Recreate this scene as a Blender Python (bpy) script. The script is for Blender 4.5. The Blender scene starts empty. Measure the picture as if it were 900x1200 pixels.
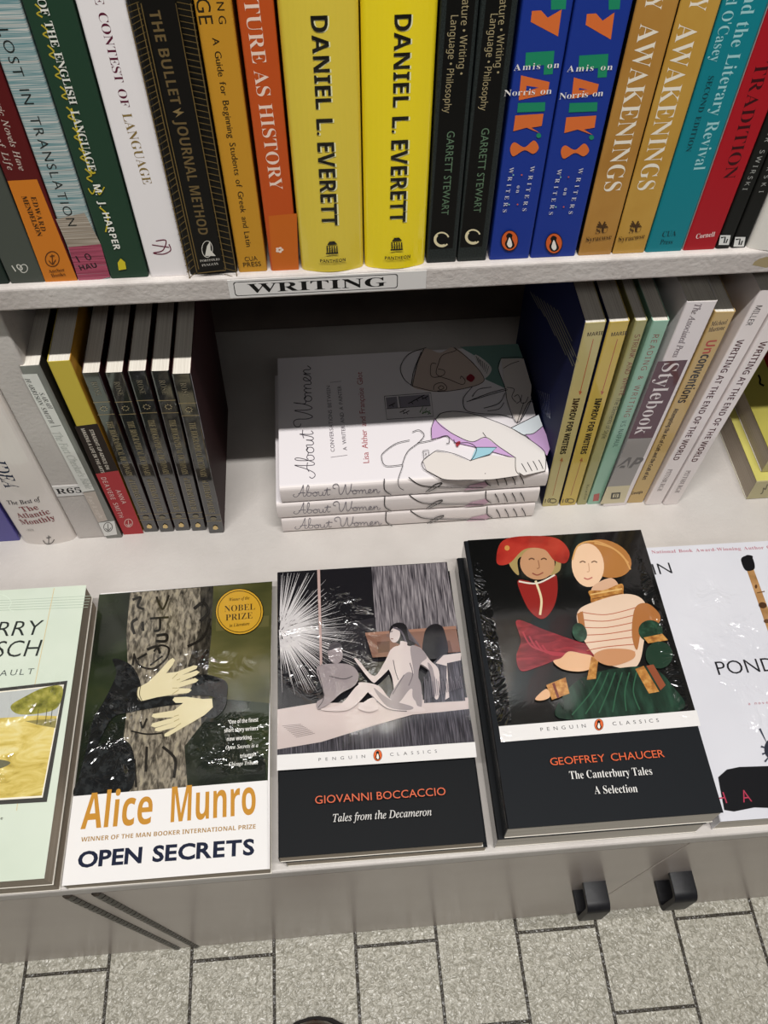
import bpy, bmesh, math, random
from mathutils import Vector, Matrix
random.seed(7)
SC = bpy.context.scene
COL = SC.collection

# ---------------------------------------------------------------- camera
F = 1006.2526                       # focal length in pixels of the 900x1200 frame
PITCH, ROLL, YAW, CAM_H = math.radians(55.1094), math.radians(0.4314), math.radians(-4.9443), 0.5687
_fw = Vector((-math.sin(YAW) * math.cos(PITCH), math.cos(YAW) * math.cos(PITCH), -math.sin(PITCH)))
_r0 = Vector((math.cos(YAW), math.sin(YAW), 0)); _u0 = _r0.cross(_fw)
_rt = math.cos(ROLL) * _r0 + math.sin(ROLL) * _u0
_up = -math.sin(ROLL) * _r0 + math.cos(ROLL) * _u0
CAM_O = Vector((0, 0, CAM_H))
cd = bpy.data.cameras.new('camera'); cam = bpy.data.objects.new('camera', cd); COL.objects.link(cam)
cam.matrix_world = Matrix(((_rt.x, _up.x, -_fw.x, 0), (_rt.y, _up.y, -_fw.y, 0), (_rt.z, _up.z, -_fw.z, CAM_H), (0, 0, 0, 1)))
cd.sensor_fit = 'VERTICAL'; cd.sensor_height = 36; cd.lens = F / 1200 * 36; cd.clip_start = .01; cd.clip_end = 50
SC.camera = cam
def ray(px, py): return _fw + _rt * ((px - 450) / F) - _up * ((py - 600) / F)

# ---------------------------------------------------------------- light
SC.view_settings.view_transform = 'Standard'; SC.view_settings.look = 'None'
SC.view_settings.gamma = 1; SC.view_settings.use_curve_mapping = False
SC.view_settings.exposure = 0.0
wd = bpy.data.worlds.new('world'); SC.world = wd; wd.use_nodes = True
wd.node_tree.nodes['Background'].inputs[0].default_value = (.95, .97, 1, 1)
wd.node_tree.nodes['Background'].inputs[1].default_value = .062
def tube(name, loc, target, sx, sy, watts, color=(1, .98, .95)):
    l = bpy.data.lights.new(name, 'AREA'); l.shape = 'RECTANGLE'; l.size = sx; l.size_y = sy; l.energy = watts; l.color = color
    o = bpy.data.objects.new(name, l); COL.objects.link(o); o.location = loc
    o.rotation_euler = (Vector(target) - Vector(loc)).to_track_quat('-Z', 'Y').to_euler()
tube('ceiling_tube', (0.05, -.19, 2.0), (.05, .30, .1), 1.3, .035, 47)
tube('aisle_fill_light', (-.3, -1.5, 2.2), (0, .2, .1), 2.4, .15, 7)  # added fill from the front, brightens the upright spines

# ---------------------------------------------------------------- materials
def lin(h):
    h = h.lstrip('#'); out = []
    for i in (0, 2, 4):
        v = int(h[i:i+2], 16) / 255
        out.append(v / 12.92 if v <= .04045 else ((v + .055) / 1.055) ** 2.4)
    return (*out, 1)
_mats = {}
FIN = {'matte': (.6, 0, 0), 'satin': (.38, 0, 0), 'gloss': (.22, .5, .12), 'wrap': (.35, 1.0, 1.0), 'film': (.3, .8, .35), 'paper': (.85, 0, 0), 'slick': (.3, 1.0, 0), 'calm': (.35, .9, .45)}
SPOTS = {'tales': [(-.03, .045, .036, .045)], 'tree': [(.004, .036, .045, .013), (.043, -.02, .032, .02), (-.042, -.012, .02, .034)], 'pipe': [(-.035, .025, .03, .055), (-.02, -.03, .03, .03)],
         'couple': [(-.0585, .0, .006, .085), (.059, .0, .005, .08)], 'mint': [(.03, .012, .06, .028), (.02, -.02, .05, .03)]}
for _k in SPOTS: FIN[_k] = (.35, 1.0, 1.0)
def finish(nt, b, fin, co):
    rough, coat, wr = FIN[fin]
    b.inputs['Specular IOR Level'].default_value = {'paper': .2, 'matte': .15, 'satin': .25, 'gloss': .25}.get(fin, .12)
    b.inputs['Roughness'].default_value = rough
    b.inputs['Coat Weight'].default_value = coat; b.inputs['Coat Roughness'].default_value = .09 if fin in SPOTS else .06; b.inputs['Coat IOR'].default_value = 1.8 if fin == 'slick' else 1.65 if fin in SPOTS else 1.5
    if wr:
        n = nt.nodes.new('ShaderNodeTexNoise'); n.inputs['Scale'].default_value = 42; n.inputs['Detail'].default_value = 3.5
        n.inputs['Distortion'].default_value = 1.2
        nt.links.new(co, n.inputs['Vector'])
        bp = nt.nodes.new('ShaderNodeBump'); bp.inputs['Distance'].default_value = .006 * wr
        n2 = nt.nodes.new('ShaderNodeTexNoise'); n2.inputs['Scale'].default_value = 17; n2.inputs['Detail'].default_value = 1.5
        nt.links.new(co, n2.inputs['Vector'])
        mr = nt.nodes.new('ShaderNodeMapRange'); mr.inputs['From Min'].default_value = .54; mr.inputs['From Max'].default_value = .70; mr.inputs['To Min'].default_value = .05
        nt.links.new(n2.outputs['Fac'], mr.inputs['Value']); st = mr.outputs[0]
        def mth(op, a, b_):
            q = nt.nodes.new('ShaderNodeMath'); q.operation = op
            for i, v in enumerate((a, b_)):
                if isinstance(v, (int, float)): q.inputs[i].default_value = v
                else: nt.links.new(v, q.inputs[i])
            return q.outputs[0]
        if fin in SPOTS:                      # film crinkled in places
            sx = nt.nodes.new('ShaderNodeSeparateXYZ'); nt.links.new(co, sx.inputs[0]); tot = 0
            for x, y, rx, ry in SPOTS[fin]:
                d = mth('ADD', mth('POWER', mth('MULTIPLY', mth('ADD', sx.outputs[0], -x), 1 / rx), 2), mth('POWER', mth('MULTIPLY', mth('ADD', sx.outputs[1], -y), 1 / ry), 2))
                m_ = nt.nodes.new('ShaderNodeMapRange'); m_.inputs['From Min'].default_value = 1.25; m_.inputs['From Max'].default_value = .5; nt.links.new(d, m_.inputs['Value'])
                tot = mth('MAXIMUM', tot, m_.outputs[0])
            st = mth('MULTIPLY', tot, mth('ADD', n2.outputs['Fac'], .35))
            n.inputs['Scale'].default_value = 48; n.inputs['Detail'].default_value = 3
            st = mth('ADD', st, .01); bp.inputs['Distance'].default_value = .0065
        nt.links.new(st, bp.inputs['Strength'])
        nt.links.new(n.outputs['Fac'], bp.inputs['Height']); nt.links.new(bp.outputs['Normal'], b.inputs['Coat Normal'])
def base(key):
    m = bpy.data.materials.new(key); m.use_nodes = True; nt = m.node_tree
    b = nt.nodes['Principled BSDF']; co = nt.nodes.new('ShaderNodeTexCoord').outputs['Object']
    return m, nt, b, co
def ink(h, fin='satin'):
    k = ('ink', h, fin)
    if k not in _mats:
        m, nt, b, co = base('print ' + h + ' ' + fin); b.inputs['Base Color'].default_value = lin(h); finish(nt, b, fin, co); _mats[k] = m
    return _mats[k]
def noisy(key, cols, scale=(1, 1, 1), detail=3, fin='satin', bump=0, pos=None, dist=0, rough=None, bscale=None):
    """a mottled material: a colour ramp over stretched noise"""
    k = ('noisy', key)
    if k in _mats: return _mats[k]
    m, nt, b, co = base(key)
    mp = nt.nodes.new('ShaderNodeMapping'); mp.inputs['Scale'].default_value = scale; nt.links.new(co, mp.inputs['Vector'])
    n = nt.nodes.new('ShaderNodeTexNoise'); n.inputs['Scale'].default_value = 1; n.inputs['Detail'].default_value = detail; n.inputs['Distortion'].default_value = dist
    nt.links.new(mp.outputs[0], n.inputs['Vector'])
    r = nt.nodes.new('ShaderNodeValToRGB'); e = r.color_ramp.elements
    ps = pos or [.3 + .4 * i / (len(cols) - 1) for i in range(len(cols))]
    while len(e) < len(cols): e.new(.5)
    for i, c in enumerate(cols): e[i].position = ps[i]; e[i].color = lin(c)
    nt.links.new(n.outputs['Fac'], r.inputs[0]); nt.links.new(r.outputs[0], b.inputs['Base Color'])
    finish(nt, b, fin, co)
    if rough is not None: b.inputs['Roughness'].default_value = rough
    if bump:
        src = n
        if bscale:
            src = nt.nodes.new('ShaderNodeTexNoise'); src.inputs['Scale'].default_value = bscale; src.inputs['Detail'].default_value = 4
            nt.links.new(co, src.inputs['Vector'])
        bp = nt.nodes.new('ShaderNodeBump'); bp.inputs['Distance'].default_value = bump; bp.inputs['Strength'].default_value = 1
        nt.links.new(src.outputs['Fac'], bp.inputs['Height']); nt.links.new(bp.outputs['Normal'], b.inputs['Normal'])
    _mats[k] = m; return m
PAPER_V = noisy('page edges upright', ['#b9b0a2', '#e3ddd2', '#cfc8bb'], (2500, 6, 2500), 2, 'paper')
PAPER_F = noisy('page edges flat', ['#948777', '#b5a999', '#a39686'], (8, 8, 2600), 2, 'paper')
PAPER_W = noisy('white page edges flat', ['#b4aca0', '#d8d1c6', '#c6beb2'], (8, 8, 2600), 2, 'paper')
INNER = ink('#d9d4ca', 'paper')
PAINT = noisy('white shelf paint', ['#b8b2ad', '#c2bcb7', '#c8c3be'], (14, 14, 14), 4, 'satin', bump=.0003, rough=.42, bscale=420)
PAINT_OLD = noisy('white shelf paint worn', ['#b9b1ac', '#c6bfba', '#cbc5c0'], (30, 30, 30), 5, 'satin', bump=.0005, rough=.5, bscale=300)
DOORM = noisy('glossy door paint', ['#b3a7a0', '#bcb0a9', '#c1b5ae'], (5, 5, 5), 3, 'satin', rough=.27)
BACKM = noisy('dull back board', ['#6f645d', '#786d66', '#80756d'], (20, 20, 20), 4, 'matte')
RUBBER = noisy('black plastic', ['#17171a', '#1f1f22'], (300, 300, 300), 3, 'satin', rough=.42)
HINGE = noisy('aged hinge metal', ['#120f0d', '#4a433c', '#1c1815'], (120, 120, 90), 2, 'satin', rough=.4)

# ---------------------------------------------------------------- mesh helper
class MB:
    def __init__(s): s.v = []; s.f = []; s.m = []; s.sm = []
    def add(s, vs, faces, mat, smooth=False):
        b = len(s.v); s.v += [tuple(p) for p in vs]
        for f in faces: s.f.append([b + i for i in f]); s.m.append(mat); s.sm.append(smooth)
    def box(s, x0, x1, y0, y1, z0, z1, mat):
        s.add([(x, y, z) for z in (z0, z1) for y in (y0, y1) for x in (x0, x1)],
              [(0, 2, 3, 1), (4, 5, 7, 6), (0, 1, 5, 4), (2, 6, 7, 3), (0, 4, 6, 2), (1, 3, 7, 5)], mat)
    def extrude(s, prof, a, b, axis, mat, smooth=False):
        """closed 2-D outline pushed along x, y or z"""
        def P(p, t): return {'x': (t, p[0], p[1]), 'y': (p[0], t, p[1]), 'z': (p[0], p[1], t)}[axis]
        n = len(prof); vs = [P(p, a) for p in prof] + [P(p, b) for p in prof]
        s.add(vs, [(i, (i + 1) % n, n + (i + 1) % n, n + i) for i in range(n)], mat, smooth)
        s.add([P(p, a) for p in prof], [list(range(n))[::-1]], mat); s.add([P(p, b) for p in prof], [list(range(n))], mat)
    def build(s, name, parent=None, bevel=0):
        me = bpy.data.meshes.new(name); me.from_pydata(s.v, [], s.f)
        slots = []
        for m in s.m:
            if m not in slots: slots.append(m); me.materials.append(m)
        ix = {m: i for i, m in enumerate(slots)}
        me.polygons.foreach_set('material_index', [ix[m] for m in s.m]); me.polygons.foreach_set('use_smooth', s.sm)
        me.update()
        o = bpy.data.objects.new(name, me); COL.objects.link(o)
        if parent: o.parent = parent
        if bevel:
            bm = bmesh.new(); bm.from_mesh(me); bmesh.ops.remove_doubles(bm, verts=bm.verts, dist=1e-6)
            bmesh.ops.recalc_face_normals(bm, faces=bm.faces); bm.to_mesh(me); bm.free()
            md = o.modifiers.new('bevel', 'BEVEL'); md.width = bevel; md.segments = 3; md.limit_method = 'ANGLE'
        return o
def tag(o, label, cat, group=None):
    o['label'] = label; o['category'] = cat
    if group: o['group'] = group
    return o
def thing(name, label, cat, loc, rot=(0, 0, 0), group=None):
    o = bpy.data.objects.new(name, None); COL.objects.link(o); o.empty_display_size = .02
    o.location = loc; o.rotation_euler = rot
    return tag(o, label, cat, group)

# ---------------------------------------------------------------- lettering
_ITF = {0x1D455: 'ℎ'}
_SCR = dict(B='ℬ', E='ℰ', F='ℱ', H='ℋ', I='ℐ', L='ℒ', M='ℳ', R='ℛ', e='ℯ', g='ℊ', o='ℴ')
FONT = {'g': (0, 0, 0), 'gb': (0, 0, .018), 'sb': (0x1D400, 0x1D41A, 0), 's': (0x1D400, 0x1D41A, -.0085), 'i': (0x1D434, 0x1D44E, .004), 'bi': (0x1D468, 0x1D482, 0),
        'scr': (0x1D49C, 0x1D4B6, .004), 'n': (0x1D5A0, 0x1D5BA, 0), 'nb': (0x1D5D4, 0x1D5EE, 0), 'ni': (0x1D608, 0x1D622, 0), 'nbx': (0x1D5D4, 0x1D5EE, .016), 'gl': (0, 0, -.006), 'gx': (0, 0, .032)}
def conv(t, font):
    U, L, _ = FONT[font]
    if not U: return t
    r = ''
    for ch in t:
        if font == 'scr' and ch in _SCR: r += _SCR[ch]
        elif 'A' <= ch <= 'Z': r += chr(U + ord(ch) - 65)
        elif 'a' <= ch <= 'z':
            k = L + ord(ch) - 97; r += _ITF.get(k, chr(k))
        elif '0' <= ch <= '9' and font in ('sb', 's'): r += chr(0x1D7CE + ord(ch) - 48)
        elif '0' <= ch <= '9' and font in ('nb', 'nbx'): r += chr(0x1D7EC + ord(ch) - 48)
        else: r += ch
    return r
_gl = {}
def glyphs(t, font):
    k = (t, font)
    if k in _gl: return _gl[k]
    c = bpy.data.curves.new('tmp', 'FONT'); c.body = conv(t, font); c.size = 1; c.resolution_u = 3; c.offset = FONT[font][2]; c.fill_mode = 'FRONT'
    o = bpy.data.objects.new('tmp', c); COL.objects.link(o)
    dg = bpy.context.evaluated_depsgraph_get(); dg.update()
    me = bpy.data.meshes.new_from_object(o.evaluated_get(dg), depsgraph=dg)
    vs = [(v.co.x, v.co.y) for v in me.vertices]; fs = [tuple(p.vertices) for p in me.polygons]
    bpy.data.objects.remove(o); bpy.data.curves.remove(c); bpy.data.meshes.remove(me)
    _gl[k] = (vs, fs); return _gl[k]
_cap = {}
def capheight(font):
    if font not in _cap:
        vs, _ = glyphs('E' if font != 'scr' else 'A', font); _cap[font] = max(v[1] for v in vs) - max(0, min(v[1] for v in vs))
    return _cap[font]

def smooth_pts(pts, closed=False, n=6):
    if len(pts) < 3: return list(pts)
    out = []; N = len(pts)
    rng = range(N) if closed else range(N - 1)
    for i in rng:
        p = [Vector(pts[(i + k) % N]) if closed else Vector(pts[min(max(i + k, 0), N - 1)]) for k in (-1, 0, 1, 2)]
        for j in range(n):
            t = j / n
            q = .5 * ((2 * p[1]) + (p[2] - p[0]) * t + (2 * p[0] - 5 * p[1] + 4 * p[2] - p[3]) * t * t + (3 * p[1] - p[0] - 3 * p[2] + p[3]) * t ** 3)
            out.append((q.x, q.y))
    if not closed: out.append(tuple(pts[-1]))
    return out

SCRIPT = [[(.04, .3), (-.03, .16), (.06, .0), (.2, .06), (.36, .45), (.5, .96), (.53, 1), (.5, .6), (.5, .1), (.56, 0), (.64, .12), (.78, .6), (.82, .93), (.76, 1), (.71, .78), (.7, .14), (.78, 0), (.9, .1), (.9, .34), (.8, .38), (.74, .3)],
          [(.24, .3), (.4, .4), (.62, .36)], [(.9, .34), (1.02, .3), (1.13, .4), (1.02, .28), (1.02, .08), (1.12, 0), (1.22, .1), (1.22, .3), (1.13, .4), (1.18, .31), (1.32, .38), (1.32, .1), (1.39, 0), (1.49, .1), (1.53, .38), (1.52, .1), (1.58, 0), (1.66, .12), (1.78, .72), (1.75, .2), (1.79, 0), (1.9, .1)],
          [(1.6, .5), (1.76, .56), (1.95, .54)], [(2.2, .62), (2.08, .7), (2.1, .92), (2.28, 1), (2.38, .8), (2.38, .3), (2.46, 0), (2.6, .3), (2.74, .94), (2.74, .3), (2.82, 0), (2.97, .36), (3.06, .96), (3.02, .7), (3.0, .36), (3.12, .32)],
          [(3.2, .4), (3.1, .28), (3.1, .08), (3.2, 0), (3.3, .1), (3.3, .3), (3.2, .4), (3.26, .31), (3.42, .34), (3.43, 0)], [(3.43, .2), (3.53, .38), (3.6, .3), (3.6, 0)], [(3.6, .2), (3.7, .38), (3.77, .28), (3.77, .05), (3.84, 0), (3.96, .12), (4.06, .3), (4.0, .4), (3.92, .28), (3.93, .06), (4.02, 0), (4.13, .1), (4.2, .38), (4.2, 0)],
          [(4.2, .2), (4.3, .38), (4.37, .28), (4.37, .06), (4.43, 0), (4.53, .16)]]
class Canvas:
    """print on one face of a cover. Points are read off the photograph and dropped on the face's own plane,
    then kept in the face's own metres (u, v); each layer of ink lies a hair above the one before."""
    def __init__(s, mb, M, o, U, V, N, fin='satin', zoom=(0, 0, 1), warp=None, lift=3e-5, pd=0):
        s.mb, s.fin, s.warp, s.lift = mb, fin, warp, lift
        s.o, s.U, s.V, s.N = Vector(o), Vector(U), Vector(V), Vector(N)
        s.M = M; s.Mi = M.inverted(); s.zoom = zoom; s.k = 1
        s.wo = M @ (s.o + s.N * pd); s.wn = (M.to_3x3() @ s.N).normalized()
    def z(s, ox, oy, sc): s.zoom = (ox, oy, sc); return s
    def pl(s, p):
        ox, oy, sc = s.zoom; r = ray(ox + p[0] / sc, oy + p[1] / sc)
        t = (s.wo - CAM_O).dot(s.wn) / r.dot(s.wn); q = s.Mi @ (CAM_O + r * t) - s.o
        return q.dot(s.U), q.dot(s.V)
    def put(s, uv, faces, mat):
        n = s.lift * s.k; s.k += 1
        if isinstance(mat, str): mat = ink(mat, s.fin)
        if s.warp: vs = [s.warp(u, v, n) for u, v in uv]
        else: vs = [s.o + s.U * u + s.V * v + s.N * n for u, v in uv]
        s.mb.add(vs, faces, mat)
    def uvpoly(s, uv, mat): s.put(uv, [list(range(len(uv)))], mat)
    def poly(s, pts, mat, sm=False):
        if sm: pts = smooth_pts(pts, True)
        s.uvpoly([s.pl(p) for p in pts], mat)
    def ell(s, cx, cy, rx, ry, mat, rot=0, n=28, ring=0):
        c, d = math.cos(math.radians(rot)), math.sin(math.radians(rot)); P = []
        for i in range(n):
            a = 2 * math.pi * i / n; x, y = rx * math.cos(a), ry * math.sin(a); P.append((cx + c * x - d * y, cy + d * x + c * y))
        if ring: s.stroke(P + P[:1], ring, mat)
        else: s.poly(P, mat)
    def stroke(s, pts, w, mat, sm=False, taper=False):
        if sm: pts = smooth_pts(pts)
        uv = []; N = len(pts)
        for i, p in enumerate(pts):
            a = Vector(pts[max(i - 1, 0)]); b = Vector(pts[min(i + 1, N - 1)]); d = b - a
            if d.length < 1e-9: d = Vector((1, 0))
            d.normalize(); ww = w / 2 * ((1 - .85 * i / (N - 1)) if taper else 1)
            uv += [s.pl((p[0] - d.y * ww, p[1] + d.x * ww)), s.pl((p[0] + d.y * ww, p[1] - d.x * ww))]
        s.put(uv, [(2 * i, 2 * i + 1, 2 * i + 3, 2 * i + 2) for i in range(N - 1)], mat)
    def text(s, t, p0, p1, h, mat, font='g', shear=0):
        """letters run from p0 to p1 along the middle of the capitals; h is the capital height"""
        if not t.strip(): return
        a, b = Vector(s.pl(p0)), Vector(s.pl(p1)); d0 = Vector(p1) - Vector(p0); d0.normalize()
        mid = (Vector(p0) + Vector(p1)) / 2; nx = Vector((d0.y, -d0.x)) * h / 2
        hh = (Vector(s.pl(mid + nx)) - Vector(s.pl(mid - nx)))
        vs, fs = glyphs(t, font)
        if not vs: return
        x0 = min(v[0] for v in vs); x1 = max(v[0] for v in vs)
        dr = (b - a); L = dr.length; dr.normalize(); pr = Vector((-dr.y, dr.x))
        hl = abs(hh.dot(pr)); k = hl / capheight(font); kx = L / (x1 - x0); cap = capheight(font)
        if kx > 1.1 * k and len(t) > 1:          # wider than the letters are: space them out
            cells = []; q = min(1.18, kx / k)
            for ch in t:
                if ch == ' ': cells.append((None, None, .34 * q)); continue
                g = glyphs(ch, font); lo = min(v[0] for v in g[0]); hi = max(v[0] for v in g[0])
                cells.append(([((x - lo) * q, y) for x, y in g[0]], g[1], (hi - lo) * q))
            gap = (L / k - sum(c[2] for c in cells)) / (len(cells) - 1); vs, fs, xx = [], [], 0
            for gv, gf, w in cells:
                if gv:
                    n0 = len(vs); vs += [(x + xx, y) for x, y in gv]; fs += [[n0 + i for i in f] for f in gf]
                xx += w + gap
            x0, kx = 0, k
        uv = [tuple(a + dr * ((x - x0) * kx + shear * y * k) + pr * ((y - cap / 2) * k)) for x, y in vs]
        s.put(uv, fs, mat)
    def script(s, p0, p1, h, w, mat):
        """the same joined-up two words in one even pen line"""
        a, b = Vector(p0), Vector(p1); d = (b - a) / 4.5; n = Vector((d.y, -d.x)).normalized() * h
        for st in SCRIPT: s.stroke(smooth_pts([tuple(a + d * x + n * (y - .5)) for x, y in st], n=5), w, mat)
    def penguin(s, cx, cy, rx, ry, rot=0, oval='#d8622d'):
        s.ell(cx, cy, rx * 1.1, ry * 1.08, '#2a1710', rot); s.ell(cx, cy, rx, ry, oval, rot)
        s.poly([(cx - .1*rx, cy - .8*ry), (cx + .35*rx, cy - .6*ry), (cx + .3*rx, cy - .25*ry), (cx + .62*rx, cy + .45*ry), (cx + .25*rx, cy + .8*ry), (cx - .3*rx, cy + .78*ry), (cx - .6*rx, cy + .3*ry), (cx - .35*rx, cy - .2*ry), (cx - .45*rx, cy - .5*ry)], '#121110', True)
        s.poly([(cx - .02*rx, cy - .35*ry), (cx + .22*rx, cy + .05*ry), (cx + .3*rx, cy + .5*ry), (cx, cy + .7*ry), (cx - .32*rx, cy + .4*ry), (cx - .22*rx, cy)], '#f3ece2', True)

# ---------------------------------------------------------------- books
class Book:
    """cover (or jacket) bent round a page block; 'up' stands on its tail with the spine to the aisle, 'flat' lies face up"""
    def __init__(s, name, label, group, mode, t, d, h, loc, rot, spine, left, right, fin='gloss', sag=0, hard=False, page=None, r=.0012, part='cover'):
        s.root = thing(name, label, 'book', loc, rot, group); s.mode, s.t, s.d, s.h, s.sag, s.part, s.fin = mode, t, d, h, sag, part, fin
        s.M = Matrix.Translation(loc) @ __import__('mathutils').Euler(rot).to_matrix().to_4x4()
        s.mb = mb = MB(); ct = .0024 if hard else .0005; hi = .003 if hard else 0
        if mode == 'up': s.map = mp = lambda a, q, e: (a, q, e)
        else: s.map = mp = lambda a, q, e: (q - d / 2, e - h / 2, t / 2 + a)
        T = t / 2; r = min(r, T * .6)
        arc = [(r * (1 - math.cos(k * math.pi / 8)), r * (1 - math.sin(k * math.pi / 8))) for k in range(5)]
        out = [(-T, d)] + [(-T + x, y) for x, y in arc]; nl = len(out) - 1
        ns = 12 if sag else 1
        for k in range(1, ns): out.append((-T + r + (2 * T - 2 * r) * k / ns, 0))
        out += [(T - x, y) for x, y in reversed(arc)] + [(T, d)]
        out = [(a, q - (sag * (1 - (a / T) ** 2) if q < r * 2 else 0)) for a, q in out]; n = len(out)
        inn = [(max(-T + ct, min(T - ct, a)), q if q >= d - 1e-9 else q + ct) for a, q in out]
        sides = [left if i < nl - 3 else (right if i >= n - 1 - (nl - 3) else spine) for i in range(n - 1)]
        mt = lambda c: ink(c, fin if c == spine else 'matte') if isinstance(c, str) else c
        vs = [mp(a, q, 0) for a, q in out] + [mp(a, q, h) for a, q in out]
        for i in range(n - 1): mb.add([vs[i], vs[i+1], vs[n+i+1], vs[n+i]], [(0, 1, 2, 3)], mt(sides[i]), False)
        wi = [mp(a, q, 0) for a, q in inn] + [mp(a, q, h) for a, q in inn]
        for i in range(n - 1): mb.add([wi[i], wi[i+1], wi[n+i+1], wi[n+i]], [(3, 2, 1, 0)], INNER)
        for i in range(n - 1):
            for k in (0, n): mb.add([vs[k+i], vs[k+i+1], wi[k+i+1], wi[k+i]], [(0, 1, 2, 3)], mt(sides[i]))
        for i in (0, n - 1): mb.add([vs[i], vs[n+i], wi[n+i], wi[i]], [(0, 1, 2, 3)], mt(sides[0]))
        pb = MB(); pm = page or (PAPER_V if mode == 'up' else PAPER_F); g = .00015
        e0, e1 = (hi, h - hi) if hard else (.0004, h - .0006)
        q0 = ct + g; q1 = d - (.004 if hard else .0008); w = T - ct - g; ns = 10
        outl = [(-w, q1)] + [(-w + 2 * w * k / ns, q0 - sag * (1 - ((-w + 2 * w * k / ns) / T) ** 2)) for k in range(ns + 1)] + [(w, q1)]
        outl += [(w - 2 * w * k / 6, q1 - (.002 * (1 - (1 - 2 * k / 6) ** 2) if hard else 0)) for k in range(1, 6)]
        n = len(outl); lo = [mp(a, q, e0) for a, q in outl]; hi_ = [mp(a, q, e1) for a, q in outl]
        pb.add(lo + hi_, [(i, (i+1) % n, n + (i+1) % n, n + i) for i in range(n)] + [list(range(n))[::-1], list(range(n, 2*n))], pm)
        s.pb = pb
    def spine(s, zoom=(0, 0, 1), fin=None):
        f = fin or s.fin
        if s.mode == 'up':
            warp = None
            if s.sag: warp = lambda u, v, n: (u, -s.sag * (1 - (2 * u / s.t) ** 2) - n, v)
            return Canvas(s.mb, s.M, (0, 0, 0), (1, 0, 0), (0, 0, 1), (0, -1, 0), f, zoom, warp, lift=6e-5 if s.sag else 3e-5, pd=s.sag * .75)
        warp = None
        if s.sag: warp = lambda u, v, n: (-s.d / 2 - s.sag * (1 - (2 * v / s.t) ** 2) - n, -u, s.t / 2 + v)
        return Canvas(s.mb, s.M, (-s.d / 2, 0, s.t / 2), (0, -1, 0), (0, 0, 1), (-1, 0, 0), f, zoom, warp, lift=6e-5, pd=s.sag * .75)
    def front(s, zoom=(0, 0, 1), fin=None):
        return Canvas(s.mb, s.M, (0, 0, s.t), (1, 0, 0), (0, 1, 0), (0, 0, 1), fin or s.fin, zoom)
    def side(s, zoom=(0, 0, 1)):
        return Canvas(s.mb, s.M, (-s.t / 2, 0, 0), (0, -1, 0), (0, 0, 1), (-1, 0, 0), s.fin, zoom)
    def done(s):
        s.cover = s.mb.build(s.part, s.root); s.pages = s.pb.build('page_block', s.root); return s
def uprt(label, group, x0, x1, y, z, h, spine, left=None, right=None, d=.135, lean=0, name='paperback_book', **kw):
    a = math.radians(lean); t = (x1 - x0) / 1000 - .0002
    hard = kw.get('hard'); kw.setdefault('part', 'dust_jacket' if hard else 'cover')
    return Book(name, label, group, 'up', t, d, h, ((x0 + x1) / 2000, y, z + t / 2 * abs(math.sin(a)) + .0001), (0, a, 0), spine, left or spine, right or spine, **kw)
def flat(label, group, cx, cy, z, w, h, t, deg, cover, spine=None, back=None, name='paperback_book', **kw):
    return Book(name, label, group, 'flat', t, w, h, (cx, cy, z), (0, 0, math.radians(deg)), spine or cover, back or cover, cover, **kw)

# ---------------------------------------------------------------- floor
def floor():
    m, nt, b, co = base('embossed floor tile')
    sw = nt.nodes.new('ShaderNodeMapping'); sw.inputs['Rotation'].default_value = (0, 0, math.radians(-90)); sw.inputs['Location'].default_value = FL_OFF
    nt.links.new(co, sw.inputs['Vector'])
    br = nt.nodes.new('ShaderNodeTexBrick'); br.offset = .5; br.inputs['Scale'].default_value = 1
    br.inputs['Brick Width'].default_value = .1523; br.inputs['Row Height'].default_value = .0806
    br.inputs['Mortar Size'].default_value = .0016; br.inputs['Mortar Smooth'].default_value = .3
    br.inputs['Color1'].default_value = (1, 1, 1, 1); br.inputs['Color2'].default_value = (.9, .9, .9, 1); br.inputs['Mortar'].default_value = (0, 0, 0, 1)
    nt.links.new(sw.outputs[0], br.inputs['Vector'])
    n = nt.nodes.new('ShaderNodeTexNoise'); n.inputs['Scale'].default_value = 210; n.inputs['Detail'].default_value = 1.2; n.inputs['Distortion'].default_value = 1.5
    nt.links.new(co, n.inputs['Vector'])
    r = nt.nodes.new('ShaderNodeValToRGB'); e = r.color_ramp.elements
    e[0].position = .36; e[0].color = lin('#989486'); e[1].position = .62; e[1].color = lin('#bfbbae')
    nt.links.new(n.outputs['Fac'], r.inputs[0])
    mx = nt.nodes.new('ShaderNodeMix'); mx.data_type = 'RGBA'; mx.inputs['A'].default_value = lin('#433e36')
    nt.links.new(r.outputs[0], mx.inputs['B'])
    inv = nt.nodes.new('ShaderNodeMath'); inv.operation = 'SUBTRACT'; inv.inputs[0].default_value = 1; nt.links.new(br.outputs['Fac'], inv.inputs[1])
    nt.links.new(inv.outputs[0], mx.inputs['Factor']); nt.links.new(mx.outputs['Result'], b.inputs['Base Color'])
    ad = nt.nodes.new('ShaderNodeMath'); ad.operation = 'MULTIPLY_ADD'; nt.links.new(inv.outputs[0], ad.inputs[0]); ad.inputs[1].default_value = 1.5
    nt.links.new(n.outputs['Fac'], ad.inputs[2])
    bp = nt.nodes.new('ShaderNodeBump'); bp.inputs['Distance'].default_value = .0022; bp.inputs['Strength'].default_value = .9
    nt.links.new(ad.outputs[0], bp.inputs['Height']); nt.links.new(bp.outputs['Normal'], b.inputs['Normal'])
    b.inputs['Roughness'].default_value = .28
    mb = MB(); mb.box(-1.2, 1.2, -1.4, .66, FLOOR_Z - .02, FLOOR_Z, m)
    o = mb.build('floor'); o['kind'] = 'structure'
FLOOR_Z = -.375
FL_OFF = (.5 * .1523 - .1344 + .1523 * 3, -.3356 + .0806 * 9, 0)
floor()

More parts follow.
